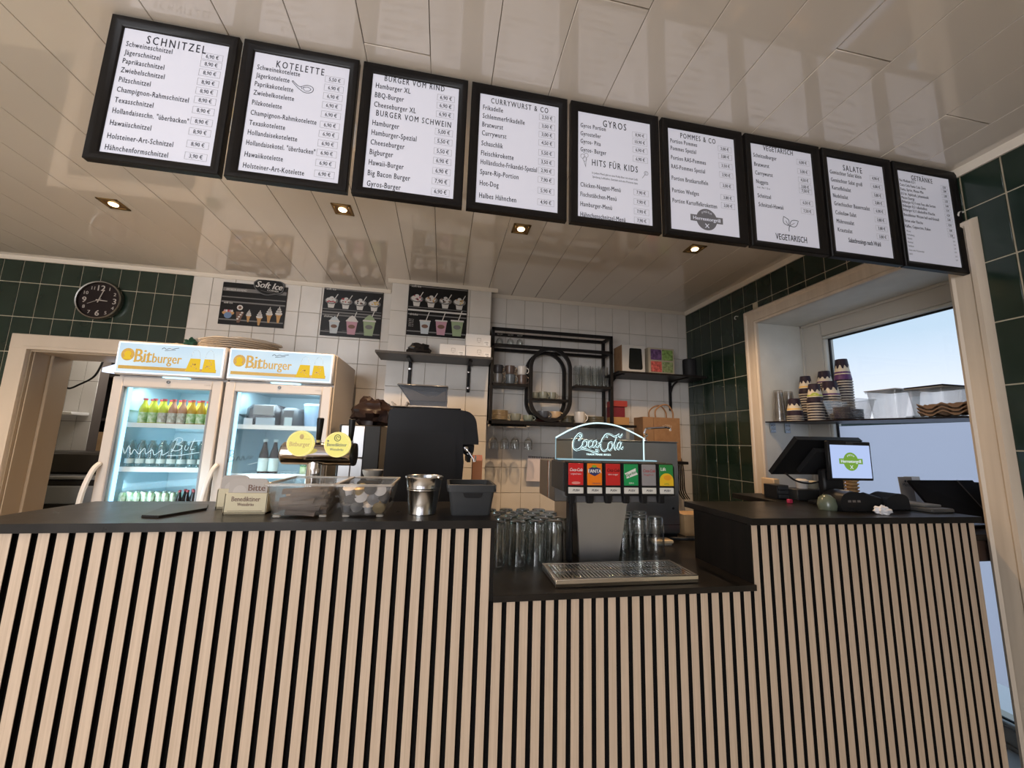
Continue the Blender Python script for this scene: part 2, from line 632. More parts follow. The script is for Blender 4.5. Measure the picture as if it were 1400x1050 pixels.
def tile_wall(name, boxes, grout, tiles, tmat, axis, face, parent_label=None):
    """boxes: backing; tiles: list of (a0,a1,z0,z1) on the face; axis 'y' faces -y at y=face, 'x' faces -x at x=face"""
    b = B()
    for q in boxes: b.box(*q)
    w = struct(name, b, grout)
    cache = {}
    g_ = 0.006 if tmat.name.startswith('green') else 0.004
    for (a0, a1, z0, z1) in tiles:
        key = (round(a1 - a0, 3), round(z1 - z0, 3), tmat.name)
        if key not in cache:
            if axis == 'y':
                cache[key] = build('tile', B().box(0, key[0] - g_, 0, 0.007, 0, key[1] - g_, 0.0012), tmat)
            else:
                cache[key] = build('tile', B().box(0, 0.007, 0, key[0] - g_, 0, key[1] - g_, 0.0012), tmat)
        loc = (a0 + g_ / 2, face + random.uniform(0, 0.0006), z0 + g_ / 2) if axis == 'y' else (face + random.uniform(0, 0.0006), a0 + g_ / 2, z0 + g_ / 2)
        piece('tile', cache[key], w, loc)
    return w


# --- back wall, left part (green then white tiles), with the kitchen doorway
g = 0.1255
gt, wt = [], []
for k in range(0, 18):
    x1 = -2.020 - g * k
    x0 = x1 - g
    for zi in range(len(ZL) - 1):
        z1, z0 = ZL[zi], ZL[zi + 1]
        z1 = min(z1, 2.672)
        if z0 < 0.8: continue
        if x1 > -2.995 and z0 < 2.06:
            z0 = 2.06
            if z1 <= z0 + 0.02: continue
        gt.append((x0, x1, z0, z1))
bl = tile_wall('wall_back', [(-4.35, -2.995, 3.335, 3.655, 0, ZC + 0.01), (-2.995, -2.1, 3.335, 3.655, 1.987, ZC + 0.01), (-2.1, -2.0205, 3.335, 3.655, 0, ZC + 0.01)], M_ggrout, gt, M_gtile, 'y', 3.33)

WZ = [2.6725] + [2.433 - 0.204 * k for k in range(0, 9)]
wx = [-2.02, -1.881, -1.716, -1.551, -1.386, -1.221, -1.056, -0.891, -0.726, -0.561, -0.461]
for a0, a1 in zip(wx[:-1], wx[1:]):
    for zi in range(len(WZ) - 1):
        wt.append((a0, a1, WZ[zi + 1], WZ[zi]))
tile_wall('wall_back_middle', [(-2.02, -0.3, 3.335, 3.655, 0, ZC + 0.01)], M_wgrout, wt, M_wtile, 'y', 3.33)
# pillar
wt = []
px_ = [-0.46, -0.325, -0.16, 0.005, 0.17, 0.349]
for a0, a1 in zip(px_[:-1], px_[1:]):
    for zi in range(len(WZ) - 1):
        wt.append((a0, a1, WZ[zi + 1], WZ[zi]))
tile_wall('wall_pillar', [(-0.458, 0.347, 3.085, 3.34, 0, ZC + 0.01)], M_wgrout, wt, M_wtile, 'y', 3.08)
# right part
wt = []
xs = [0.35] + [0.4975 + 0.165 * k for k in range(0, 11)] + [XW]
for a0, a1 in zip(xs[:-1], xs[1:]):
    for zi in range(len(WZ) - 1):
        wt.append((a0, a1, WZ[zi + 1], WZ[zi]))
tile_wall('wall_back_right', [(0.347, XW + 0.3, 3.205, 3.5, 0, ZC + 0.01)], M_wgrout, wt, M_wtile, 'y', 3.2)

# --- right wall with the window opening
OY0, OY1, OZ = 1.262, 2.368, 2.336
ty = []
yl = [3.2] + [3.125 - 0.1284 * k for k in range(0, 30)]
for y1, y0 in zip(yl[:-1], yl[1:]):
    for zi in range(len(ZL) - 1):
        z1, z0 = min(ZL[zi], 2.667), ZL[zi + 1]
        if z0 < 0.6 or (z0 < 0.8 and y1 > 1.2): continue
        if y1 > OY0 - 0.04 and y0 < OY1 + 0.04:
            if z0 < OZ + 0.05:
                if y0 < OY0 - 0.03 and z0 < OZ:
                    ty.append((y0, OY0 - 0.03, z0, z1)); continue
                if y1 > OY1 + 0.03 and z0 < OZ:
                    ty.append((OY1 + 0.03, y1, z0, z1)); continue
                z0 = OZ + 0.05
                if z1 <= z0 + 0.02: continue
        ty.append((y0, y1, z0, z1))
tile_wall('wall_right', [(XW + 0.005, 2.66, -3.3, OY0, 0, ZC + 0.01), (XW + 0.005, 2.66, OY1, 3.25, 0, ZC + 0.01), (XW + 0.005, 2.66, OY0, OY1, OZ, ZC + 0.01), (XW + 0.005, 2.66, OY0, OY1, 0, 0.10)], M_ggrout, ty, M_gtile, 'x', XW)

# --- side and shop-front walls, out of view
struct('wall_left', B().box(-4.45, -4.35, -3.3, 5.6, 0, ZC + 0.1), M_wall)
b = B()
b.box(-4.45, -4.1, -3.3, -3.2, 0, ZC + 0.1); b.box(0.5, 2.7, -3.3, -3.2, 0, ZC + 0.1)
b.box(-4.1, 0.5, -3.3, -3.2, 0, 0.55); b.box(-4.1, 0.5, -3.3, -3.2, 2.55, ZC + 0.1)
struct('wall_front', b, M_wall)
b = B()
for xx in (-4.1, -2.6, -1.1, 0.44):
    b.box(xx, xx + 0.06, -3.28, -3.2, 0.55, 2.55)
b.box(-4.1, 0.5, -3.28, -3.2, 0.55, 0.61); b.box(-4.1, 0.5, -3.28, -3.2, 2.49, 2.55)
struct('window_2', b, M_winframe)

# --- ceiling mouldings
M_cove = P('ceiling_moulding', (0.72, 0.66, 0.57), 0.4)


def cove_x(name, x0, x1, y):
    struct(name, B().prism([(y, 2.661), (y - 0.010, 2.661), (y - 0.014, 2.668), (y - 0.026, 2.680), (y - 0.028, ZC), (y, ZC)], x0, x1, 'x'), M_cove)


cove_x('trim_1', -4.3, -2.0, 3.33)
cove_x('trim_2', -2.0, -0.5, 3.33)
cove_x('trim_3', -0.49, 0.40, 3.08)
cove_x('trim_4', 0.35, XW, 3.2)
struct('trim_5', B().prism([(XW, 2.655), (XW - 0.010, 2.655), (XW - 0.014, 2.664), (XW - 0.026, 2.680), (XW - 0.028, ZC), (XW, ZC)], -3.0, 3.2, 'y'), M_cove)

# --- kitchen doorway: casing, lining
b = B()
b.box(-3.109, -2.995, 3.312, 3.336, 0, 2.10, 0.004); b.box(-3.109, -1.99, 3.311, 3.336, 1.987, 2.10, 0.004)
b.box(-2.1, -1.99, 3.312, 3.336, 0, 2.0, 0.004)
b.box(-3.02, -2.995, 3.305, 3.315, 0, 2.01, 0.002); b.box(-3.02, -2.0, 3.3045, 3.315, 1.987, 2.01, 0.002)
dc = struct('door_1', b, M_trim)
b = B()
b.box(-3.03, -2.990, 3.336, 3.66, 0, 1.99); b.box(-2.985, -2.978, 3.35, 3.362, 0, 1.985, 0.002)
b.box(-2.99, -2.970, 3.480, 3.495, 0, 1.985, 0.004)
b.box(-2.99, -2.1, 3.336, 3.66, 1.975, 2.02)
b.box(-2.13, -2.09, 3.336, 3.66, 0, 1.99)
obj('lining', b, P('doorway_lining', (0.42, 0.33, 0.235), 0.45), dc)

# --- window: casing boards, recess lining, frame, panes
b = B()
cp = [(0.0, 0.0), (0.0, 0.018), (0.012, 0.026), (0.022, 0.020), (0.030, 0.022), (0.075, 0.022), (0.083, 0.030), (0.098, 0.030), (0.106, 0.020), (0.112, 0.0)]


def casing(side):
    """mitred profile swept up, across, down"""
    pts = [(OY0 + 0.012, 0.0, -1, 0), (OY0 + 0.012, OZ - 0.006, -1, 1), (OY1 - 0.008, OZ - 0.006, 1, 1), (OY1 - 0.008, 0.0, 1, 0)]
    vs, fs = [], []
    n = len(cp)
    for (y, z, sy, sz) in pts:
        for (w, h) in cp:
            vs.append((XW - h, y + sy * w, z + sz * w))
    for i in range(3):
        for k in range(n - 1):
            fs.append((i * n + k, i * n + k + 1, (i + 1) * n + k + 1, (i + 1) * n + k))
    fs.append(tuple(range(n)))
    fs.append(tuple(3 * n + k for k in range(n)))
    return B().add(vs, fs)


struct('trim_6', casing(0), M_case)
b = B()
b.box(XW - 0.004, 2.612, OY0 - 0.01, OY0 + 0.006, 0.1, OZ); b.box(XW - 0.004, 2.612, OY1 - 0.006, OY1 + 0.01, 0.1, OZ)
b.box(XW - 0.004, 2.612, OY0, OY1, OZ - 0.006, OZ + 0.01); b.box(XW - 0.004, 2.612, OY0, OY1, 0.1, 0.112)
struct('trim_7', b, M_plaster)
b = B()
fy0, fy1, fz0, fz1 = OY0 + 0.006, OY1 - 0.006, 0.112, OZ - 0.006
gy0, gy1, gz0, gz1 = 1.38, 2.192, 0.215, 2.196
for q in ((fy0, gy0 - 0.02, fz0, fz1), (gy1 + 0.02, fy1, fz0, fz1), (gy0 - 0.02, gy1 + 0.02, fz0, gz0 - 0.02), (gy0 - 0.02, gy1 + 0.02, gz1 + 0.02, fz1)):
    b.box(2.600, 2.70, *q, 0.004)
win = struct('window_1', b, M_winframe)
b = B()
for q in ((fy0, fy0 + 0.018, fz0, fz1), (fy1 - 0.018, fy1, fz0, fz1), (fy0, fy1, fz0, fz0 + 0.018), (fy0, fy1, fz1 - 0.018, fz1)):
    b.box(2.588, 2.602, *q, 0.003)
obj('outer_frame', b, M_winframe, win)
b = B()
for q in ((gy0 - 0.022, gy0, gz0, gz1), (gy1, gy1 + 0.022, gz0, gz1), (gy0 - 0.022, gy1 + 0.022, gz0 - 0.022, gz0), (gy0 - 0.022, gy1 + 0.022, gz1, gz1 + 0.022)):
    b.box(2.606, 2.64, *q, 0.006)
obj('glazing_bead', b, M_plaster, win)
b = B()
for q in ((gy0, gy0 + 0.006, gz0, gz1), (gy1 - 0.010, gy1, gz0, gz1), (gy0, gy1, gz0, gz0 + 0.006), (gy0, gy1, gz1 - 0.010, gz1)):
    b.box(2.630, 2.642, *q)
obj('gasket', b, M_bplast2, win)
obj('pane', B().box(2.644, 2.648, gy0 - 0.01, gy1 + 0.01, gz0 - 0.01, gz1 + 0.01), M_pane, win)
mf = bpy.data.materials.new('frosted_film')
mf.use_nodes = True
nt = mf.node_tree
for n in list(nt.nodes): nt.nodes.remove(n)
o_ = nt.nodes.new('ShaderNodeOutputMaterial'); t_ = nt.nodes.new('ShaderNodeBsdfTranslucent'); d_ = nt.nodes.new('ShaderNodeBsdfTransparent'); x_ = nt.nodes.new('ShaderNodeMixShader')
t_.inputs[0].default_value = (0.97, 0.93, 0.97, 1); d_.inputs[0].default_value = (0.97, 0.93, 0.97, 1); x_.inputs[0].default_value = 0.10
nt.links.new(t_.outputs[0], x_.inputs[1]); nt.links.new(d_.outputs[0], x_.inputs[2]); nt.links.new(x_.outputs[0], o_.inputs[0])
obj('frosted_film', B().box(2.6425, 2.6435, gy0 + 0.006, gy1 - 0.010, 0.36, 1.585), mf, win, label='milky film over the lower pane')
portal = light('side_window_portal', 'AREA', (2.75, 1.80, 1.25), 1, (1, 1, 1), 1.2, 2.3, target=(0, 1.80, 1.25))
portal.data.cycles.is_portal = True

# outside: pavement and a low dark hedge far behind the window
struct('ground', B().box(2.72, 40, -20, 40, -0.25, -0.15), P('pavement', (0.80, 0.77, 0.78), 0.8))
hb = B()
hy = -2.0
while hy < 26:
    w_ = random.uniform(0.5, 1.1); hh = random.uniform(2.02, 2.3)
    hb.box(9.0, 10.0, hy, hy + w_, -0.2, hh, 0.12)
    hy += w_ * 0.9
hedge = obj('hedge', hb, P('dark_hedge', (0.035, 0.045, 0.04), 0.95))
hedge['kind'] = 'stuff'; hedge['label'] = 'dark hedge beyond the side window'; hedge['category'] = 'hedge'

# --- hooks
for nm, (x_, y_, z_) in (('a', (XW, 1.203, 2.487)), ('b', (XW, 2.545, 2.44))):
    hk = B().tube([(x_, y_, z_), (x_ - 0.02, y_, z_), (x_ - 0.028, y_, z_ - 0.006), (x_ - 0.032, y_, z_ - 0.016), (x_ - 0.026, y_ + .004, z_ - 0.024), (x_ - 0.016, y_ + .005, z_ - 0.022)], 0.0032, 8)
    solo('wall_hook', hk, P('hook_white', (0.75, 0.73, 0.68), 0.3), 'small white screw hook beside the last menu board' if nm == 'a' else 'small white screw hook in the green tiles above the far window corner', 'hook')

# --- recessed ceiling spotlights
names = ['above the clock wall, first from the doorway side', 'above the two lit coolers', 'in front of the tiled pillar', 'nearest the green window wall']
for i, (sx_, sy_) in enumerate(((-1.895, 2.374), (-0.617, 2.138), (0.401, 2.108), (1.543, 2.087))):
    t = thing('ceiling_spotlight', 'square brass recessed spotlight ' + names[i], 'spotlight', (sx_, sy_, ZC - 0.006), 'recessed ceiling spotlights')
    b = B()
    h = 0.052
    for q in ((-h, h, -h, -h + 0.014), (-h, h, h - 0.014, h), (-h, -h + 0.014, -h, h), (h - 0.014, h, -h, h)):
        b.box(sx_ + q[0], sx_ + q[1], sy_ + q[2], sy_ + q[3], ZC - 0.006, ZC + 0.004, 0.002)
    obj('frame', b, M_brass, t)
    obj('reflector', B().box(sx_ - h + 0.012, sx_ + h - 0.012, sy_ - h + 0.012, sy_ + h - 0.012, ZC - 0.003, ZC + 0.003), P('spot_inner', (0.16, 0.09, 0.04), 0.4, 0.6), t)
    obj('bulb', B().lathe([(0.0, -0.010), (0.012, -0.009), (0.020, -0.005), (0.022, 0.0)], (sx_, sy_, ZC - 0.002), 20), M_lamp, t)
    light('spot_beam', 'SPOT', (sx_, sy_, ZC - 0.03), 62, (1.0, 0.66, 0.37), target=(sx_, sy_ + 0.12, 0), spot_size=math.radians(125), spot_blend=0.8, shadow_soft_size=0.03)

# ------------------------------------------------------------------ kitchen seen through the doorway
b = B()
b.box(-4.35, -1.2, 5.4, 5.5, 0, ZC)
b.box(-1.3, -1.2, 3.66, 5.5, 0, ZC)
struct('wall_kitchen', b, P('kitchen_wall', (0.30, 0.27, 0.24), 0.6))
kt = []
for a in range(0, 5):
    for zz in range(0, 5):
        kt.append((-4.05 + a * 0.125, -4.05 + (a + 1) * 0.125, 0.30 + zz * 0.40, 0.30 + (zz + 1) * 0.40))
tile_wall('wall_kitchen_partition', [(-4.06, -3.43, 4.505, 4.62, 0, ZC)], P('dark_grout', (0.12, 0.10, 0.09), 0.9), kt, P('kitchen_tile', (0.62, 0.60, 0.58), 0.2), 'y', 4.5)
solo('wall_shelf', B().box(-4.0, -3.44, 4.30, 4.49, 1.555, 1.585, 0.004), P('shelf_white', (0.75, 0.74, 0.72), 0.4), 'white narrow shelf on the kitchen tiles seen through the doorway', 'shelf')
solo('fluorescent_lamp', B().prism([(-2.79, 1.93), (-2.62, 2.003), (-2.45, 2.05), (-2.45, 1.84), (-2.606, 1.877), (-2.79, 1.896)], 3.68, 3.72), emissive('tube_light', (0.80, 0.85, 1.0), 1.3), 'bright white light panel in the kitchen beside the cooler sign', 'lamp')
solo('hanging_cable', B().tube(spline([(-3.55, 4.25, 2.10), (-3.54, 4.25, 1.90), (-3.47, 4.25, 1.80), (-3.38, 4.25, 1.84), (-3.27, 4.25, 1.93), (-3.22, 4.25, 2.10)], 5), 0.009, 6), M_bplast, 'black looped cable hanging in the kitchen doorway', 'cable')
t = thing('kitchen_rack', 'dark kitchen shelving with a cardboard box, beyond the doorway', 'rack', (-2.9, 5.1, 0.0))
for xx in (-3.86, -2.3):
    obj('post', B().box(xx, xx + 0.03, 4.9, 5.3, 0, 2.2), M_bmetal, t)
for zz in (0.98, 1.52, 2.0):
    obj('shelf', B().box(-3.86, -2.27, 4.9, 5.3, zz, zz + 0.03), P('rack_shelf', (0.06, 0.05, 0.045), 0.5), t)
bx = B().box(-3.78, -3.20, 4.92, 5.25, 1.011, 1.40, 0.004)
solo('carton', bx, M_card, 'brown cardboard carton on the dark kitchen rack', 'box')
solo('orange_packet', B().box(-3.48, -3.30, 4.95, 5.08, 1.551, 1.61, 0.01), P('orange_packet', (0.7, 0.18, 0.05), 0.5), 'small orange packet on the kitchen rack shelf', 'packet')
t = thing('steel_stove', 'dark steel kitchen stove just inside the doorway', 'stove', (-3.1, 4.2, 0.0))
obj('body', B().box(-3.75, -2.5, 3.95, 4.48, 0.0, 1.0, 0.01), P('stove_dark', (0.03, 0.028, 0.026), 0.35, 0.5), t)
obj('rim', B().box(-3.78, -2.47, 3.92, 4.49, 1.0, 1.03, 0.008), M_steel, t)
obj('panel', B().box(-3.78, -2.47, 3.925, 3.95, 0.80, 0.95, 0.008), M_steelh, t)
obj('lid', B().box(-3.60, -2.6, 4.10, 4.47, 1.03, 1.22, 0.02), P('stove_lid', (0.05, 0.045, 0.04), 0.35, 0.3), t)
light('kitchen_light', 'POINT', (-2.9, 4.3, 2.35), 30, (1.0, 0.93, 0.85), shadow_soft_size=0.25)

# ------------------------------------------------------------------ the bar counter
bc = thing('bar_counter', 'black bar counter clad with upright pale oak slats', 'counter', (0.45, 1.4, 0.0))
b = B()
b.box(-1.13, 0.172, 1.212, 1.50, 0, 1.162); b.box(0.172, 1.048, 1.212, 1.50, 0, 0.953); b.box(1.048, 2.034, 1.212, 1.50, 0, 1.162)
obj('carcass', b, M_felt, bc, smooth=False)
obj('end_panel', B().box(0.1465, 0.1725, 1.203, 1.50, 0.955, 1.1615), M_panel, bc)
obj('end_panel', B().box(1.0475, 1.052, 1.199, 1.50, 0.974, 1.1615), M_panel, bc)
slm = {}
for k in range(-2, 77):
    xa = -1.019 + 0.0398 * k
    top = 0.9535 if 30 <= k <= 51 else 1.1625
    if k == 76 and xa + 0.026 > 2.04: pass
    if top not in slm:
        sb = B()
        sb.box(0, 0.0250, 0, 0.0016, 0, top - 0.02, 0.0004, M_slat)
        sb.box(0.0002, 0.0248, 0.0016, 0.0125, 0, top - 0.02, 0, M_felt)
        slm[top] = build('slat', sb)
    piece('slat', slm[top], bc, (xa, 1.2, 0.02))
# worktops
solo('worktop', B().prism([(-1.15, 1.33), (-1.15, 1.186), (0.1755, 1.186), (0.1755, 1.545), (-1.12, 1.545)], 1.1635, 1.186, 'z'), M_top, 'black worktop of the long bar section under the cooler side', 'worktop', smooth=False)
solo('worktop', B().prism([(0.173, 1.19), (1.052, 1.19), (1.052, 1.50), (2.2, 1.505), (2.2, 2.15), (0.173, 2.15)], 0.955, 0.9735, 'z'), M_top, 'lower black worktop carrying the drinks tower and glasses', 'worktop', smooth=False)
solo('worktop', B().box(1.046, 2.05, 1.186, 1.56, 1.1635, 1.186), M_top, 'black worktop of the till section beside the window', 'worktop', smooth=False)
solo('under_cabinet', B().box(0.176, 2.19, 1.52, 2.13, 0.02, 0.954), M_panel, 'black base cabinet under the lower worktop', 'cabinet')
# back counter
solo('back_counter', B().box(-0.66, 0.16, 2.16, 3.07, 0.02, 0.955, 0.003), M_panel, 'dark back counter under the coffee machine', 'counter')
# ------------------------------------------------------------------ nine menu boards
YB = 1.2
PX0, PW, PTOP, PH = 0.031, 0.291, 0.030, 0.427


def logo(b, cx, cz, w, y, mat, light_):
    """round badge with a ribbon, words and crossed cutlery"""
    r = w * 0.32
    b.add([(cx + r * math.cos(2 * PI * i / 32), y, cz + r * math.sin(2 * PI * i / 32)) for i in range(32)], [tuple(range(32))], mat)
    b.add([(cx - w / 2, y - 0.0004, cz - w * .085), (cx + w / 2, y - 0.0004, cz - w * .085), (cx + w / 2, y - 0.0004, cz + w * .105), (cx - w / 2, y - 0.0004, cz + w * .105)], [(0, 1, 2, 3)], mat)
    put_text(b, 'Herrentorgrill', cx, cz - w * 0.04, y - 0.0008, w * 0.15, light_, 'C', width=w * 0.84, bold=0.02)
    for i, ch in enumerate('EMDEN'):
        a = math.radians(90 + 34 - 17 * i)
        put_text(b, ch, cx + math.cos(a) * r * 0.72, cz + math.sin(a) * r * 0.72 - w * .03, y - 0.0008, w * 0.085, light_, 'C')
    for s in (-1, 1):
        stroke(b, [(cx - s * w * .055, cz - w * .25), (cx + s * w * .055, cz - w * .13)], w * 0.010, y - 0.001, light_)


def price_box(b, x1, z, txt, y, h, w, s):
    x0 = x1 - w
    t = 0.0006
    for q in ((x0, x1, z, z + t), (x0, x1, z + h, z + h + t), (x0, x0 + t, z, z + h), (x1 - t, x1, z, z + h)):
        b.add([(q[0], y, q[2]), (q[1], y, q[2]), (q[1], y, q[3]), (q[0], y, q[3])], [(0, 1, 2, 3)], M_greyink)
    put_text(b, txt, (x0 + x1) / 2, z + h * 0.26, y, s, M_ink, 'C', sx=0.75, bold=0.01)


NB = '6,90 €'
boards = [
    dict(lab='first menu board from the doorway, headed SCHNITZEL', items=[('T', 'SCHNITZEL', .5, .062, .034, 1.25)],
         rows=[('Schweineschnitzel', .125, .115, '6,90 €'), ('Jägerschnitzel', .195, .18, '8,90 €'), ('Paprikaschnitzel', .267, .255, '8,90 €'), ('Zwiebelschnitzel', .342, .335, '8,90 €'), ('Pilzschnitzel', .42, .41, '8,90 €'), ('Champignon-Rahmschnitzel', .50, .485, '8,90 €'), ('Texasschnitzel', .585, .57, '8,90 €'), ('Hollandaiseschn. "überbacken"', .67, .66, '8,90 €'), ('Hawaiischnitzel', .765, .745, '8,90 €'), ('Holsteiner-Art-Schnitzel', .868, .845, '8,90 €'), ('Hähnchenformschnitzel', .955, .94, '3,90 €')]),
    dict(lab='menu board headed KOTELETTE with a chop drawing', items=[('T', 'KOTELETTE', .48, .07, .030, 1.25), ('CHOP', .55, .245)],
         rows=[('Schweinekotelette', .125, .125, '5,50 €'), ('Jägerkotelette', .195, .20, '6,90 €'), ('Paprikakotelette', .27, .275, '6,90 €'), ('Zwiebelkotelette', .345, .355, '6,90 €'), ('Pilzkotelette', .43, .435, '6,90 €'), ('Champignon-Rahmkotelette', .515, .525, '6,90 €'), ('Texaskotelette', .60, .605, '6,90 €'), ('Hollandaisekotelette', .68, .685, '6,90 €'), ('Hollandaisekotel. "überbacken"', .765, .765, '6,90 €'), ('Hawaiikotelette', .86, .85, '6,90 €'), ('Holsteiner-Art-Kotelette', .95, .94, '6,90 €')]),
    dict(lab='menu board headed BURGER VOM RIND', items=[('T', 'BURGER VOM RIND', .48, .022, .026, 1.15), ('T', 'BURGER VOM SCHWEIN', .50, .345, .026, 1.15)],
         rows=[('Hamburger XL', .10, .11, '6,90 €'), ('BBQ-Burger', .185, .185, '6,90 €'), ('Cheeseburger XL', .27, .265, '6,90 €'), ('Hamburger', .435, .425, '5,00 €'), ('Hamburger-Spezial', .52, .51, '5,50 €'), ('Cheeseburger', .605, .60, '5,50 €'), ('Bigburger', .69, .685, '6,90 €'), ('Hawaii-Burger', .78, .775, '6,90 €'), ('Big Bacon Burger', .87, .865, '7,90 €'), ('Gyros-Burger', .96, .955, '6,90 €')], big=1.12),
    dict(lab='menu board headed CURRYWURST & CO', items=[('T', 'CURRYWURST & CO', .50, .05, .026, 1.15)],
         rows=[('Frikadelle', .125, .125, '2,50 €'), ('Schlemmerfrikadelle', .205, .21, '3,00 €'), ('Bratwurst', .285, .29, '3,00 €'), ('Currywurst', .365, .37, '4,50 €'), ('Schaschlik', .46, .465, '5,50 €'), ('Fleischkrokette', .55, .55, '3,50 €'), ('Holländische-Frikandel-Spezial', .63, .63, '2,90 €'), ('Spare-Rip-Portion', .72, .715, '7,90 €'), ('Hot-Dog', .82, .815, '5,90 €'), ('Halbes Hähnchen', .93, .92, '4,90 €')], big=1.08),
    dict(lab='menu board headed GYROS and HITS FÜR KIDS', items=[('T', 'GYROS', .50, .075, .034, 1.2), ('T', 'HITS FÜR KIDS', .50, .475, .031, 1.15), ('S', 'In jedem Menü gibt es eine Kiddy-Box mit einem Lolli,', .5, .575, .0115), ('S', 'Spielzeug, Luftballon, Getränk und eine Pommes dazu', .5, .612, .0115), ('BALLOON', .09, .47), ('CANDY', .93, .50)],
         rows=[('Gyros Portion', .13, .135, '8,90 €'), ('Gyrosteller', .21, .205, '10,90 €'), ('Gyros- Pita', .285, .285, '6,90 €'), ('Gyros- Burger', .365, .375, '6,90 €'), ('Chicken-Nugget-Menü', .70, .70, '7,90 €'), ('Fischstäbchen-Menü', .79, .79, '7,90 €'), ('Hamburger-Menü', .88, .88, '7,90 €'), ('Hähnchenschnitzel-Menü', .975, .965, '7,90 €')]),
    dict(lab='menu board headed POMMES & CO with the grey round badge', items=[('T', 'POMMES & CO', .45, .055, .027, 1.15), ('LOGO', .52, .865)],
         rows=[('Portion Pommes', .125, .12, '3,00 €'), ('Pommes Spezial', .20, .20, '3,80 €'), ('Portion RAS-Pommes', .295, .295, '3,50 €'), ('RAS-Pommes Spezial', .385, .39, '3,90 €'), ('Portion Bratkartoffeln', .50, .50, '3,00 €'), ('Portion Wedges', .62, .62, '3,80 €'), ('Portion Kartoffelkroketten', .72, .70, '3,00 €')]),
    dict(lab='menu board headed VEGETARISCH with a two-leaf sprig', items=[('T', 'VEGETARISCH', .45, .028, .027, 1.05), ('T', 'VEGETARISCH', .55, .93, .031, .9), ('LEAF', .53, .78), ('S', '6 er / 9er / 12 er', .17, .455, .012)],
         rows=[('Schnitzelburger', .12, .115, '6,00 €'), ('Bratwurst', .215, .215, '3,00 €'), ('Currywurst', .305, .305, '4,50 €'), ('Nuggets', .395, .375, '3,00 €'), ('', .43, .42, '7,50 €'), ('Schnitzel', .54, .545, '6,50 €'), ('Schnitzel-Hawaii', .63, .63, '7,50 €')]),
    dict(lab='menu board headed SALATE', items=[('T', 'SALATE', .45, .085, .032, 1.2), ('T', 'Salatdressings nach Wahl', .52, .865, .024, .8)],
         rows=[('Gemischter Salat klein', .155, .15, '4,90 €'), ('Gemischter Salat groß', .24, .24, '6,00 €'), ('Kartoffelsalat', .325, .335, '3,80 €'), ('Nudelsalat', .41, .42, '3,80 €'), ('Griechischer Bauernsalat', .495, .51, '6,90 €'), ('Coleslaw-Salat', .59, .605, '3,80 €'), ('Möhrensalat', .68, .695, '3,80 €'), ('Krautsalat', .77, .785, '3,80 €')], big=1.02),
    dict(lab='last menu board by the window, headed GETRÄNKE', items=[('T', 'GETRÄNKE', .47, .06, .028, 1.1)],
         rows=[('Vio Medium 0,5 l', .11, .11, '2,50'), ('Coca Cola Fanta Cola Zero', .16, .155, '2,80'), ('Fanta, Sprite, Mezzo Mix', .21, .21, '2,80'), ('0,5 ltr. Apfelsaft, Johannissaft', .26, .27, '3,20'), ('Mezzo Energy', .305, .325, '3,00'), ('Bitburger 0,3 l vom Fass alle Sorten', .35, .375, '3,20'), ('Bitburger 0,5 l alkoholfrei', .395, .43, '4,20'), ('Bitburger 0,3 l alkoholfrei Flasche', .44, .48, '3,00'), ('Benediktiner Weizen hell und Kristall', .495, .54, '4,50'), ('Eistee oder Flasche', .56, .60, '3,00'), ('Kaffee, Cappuccino, Kakao', .62, .655, '2,50')],
         small=[('Weine', .675), ('Hardenberg', .715), ('Obstler', .755), ('Kümmel', .795), ('Sambuca', .835), ('Ouzo oder Küstennebel', .88), ('Likör', .92)], fs=.0185),
]
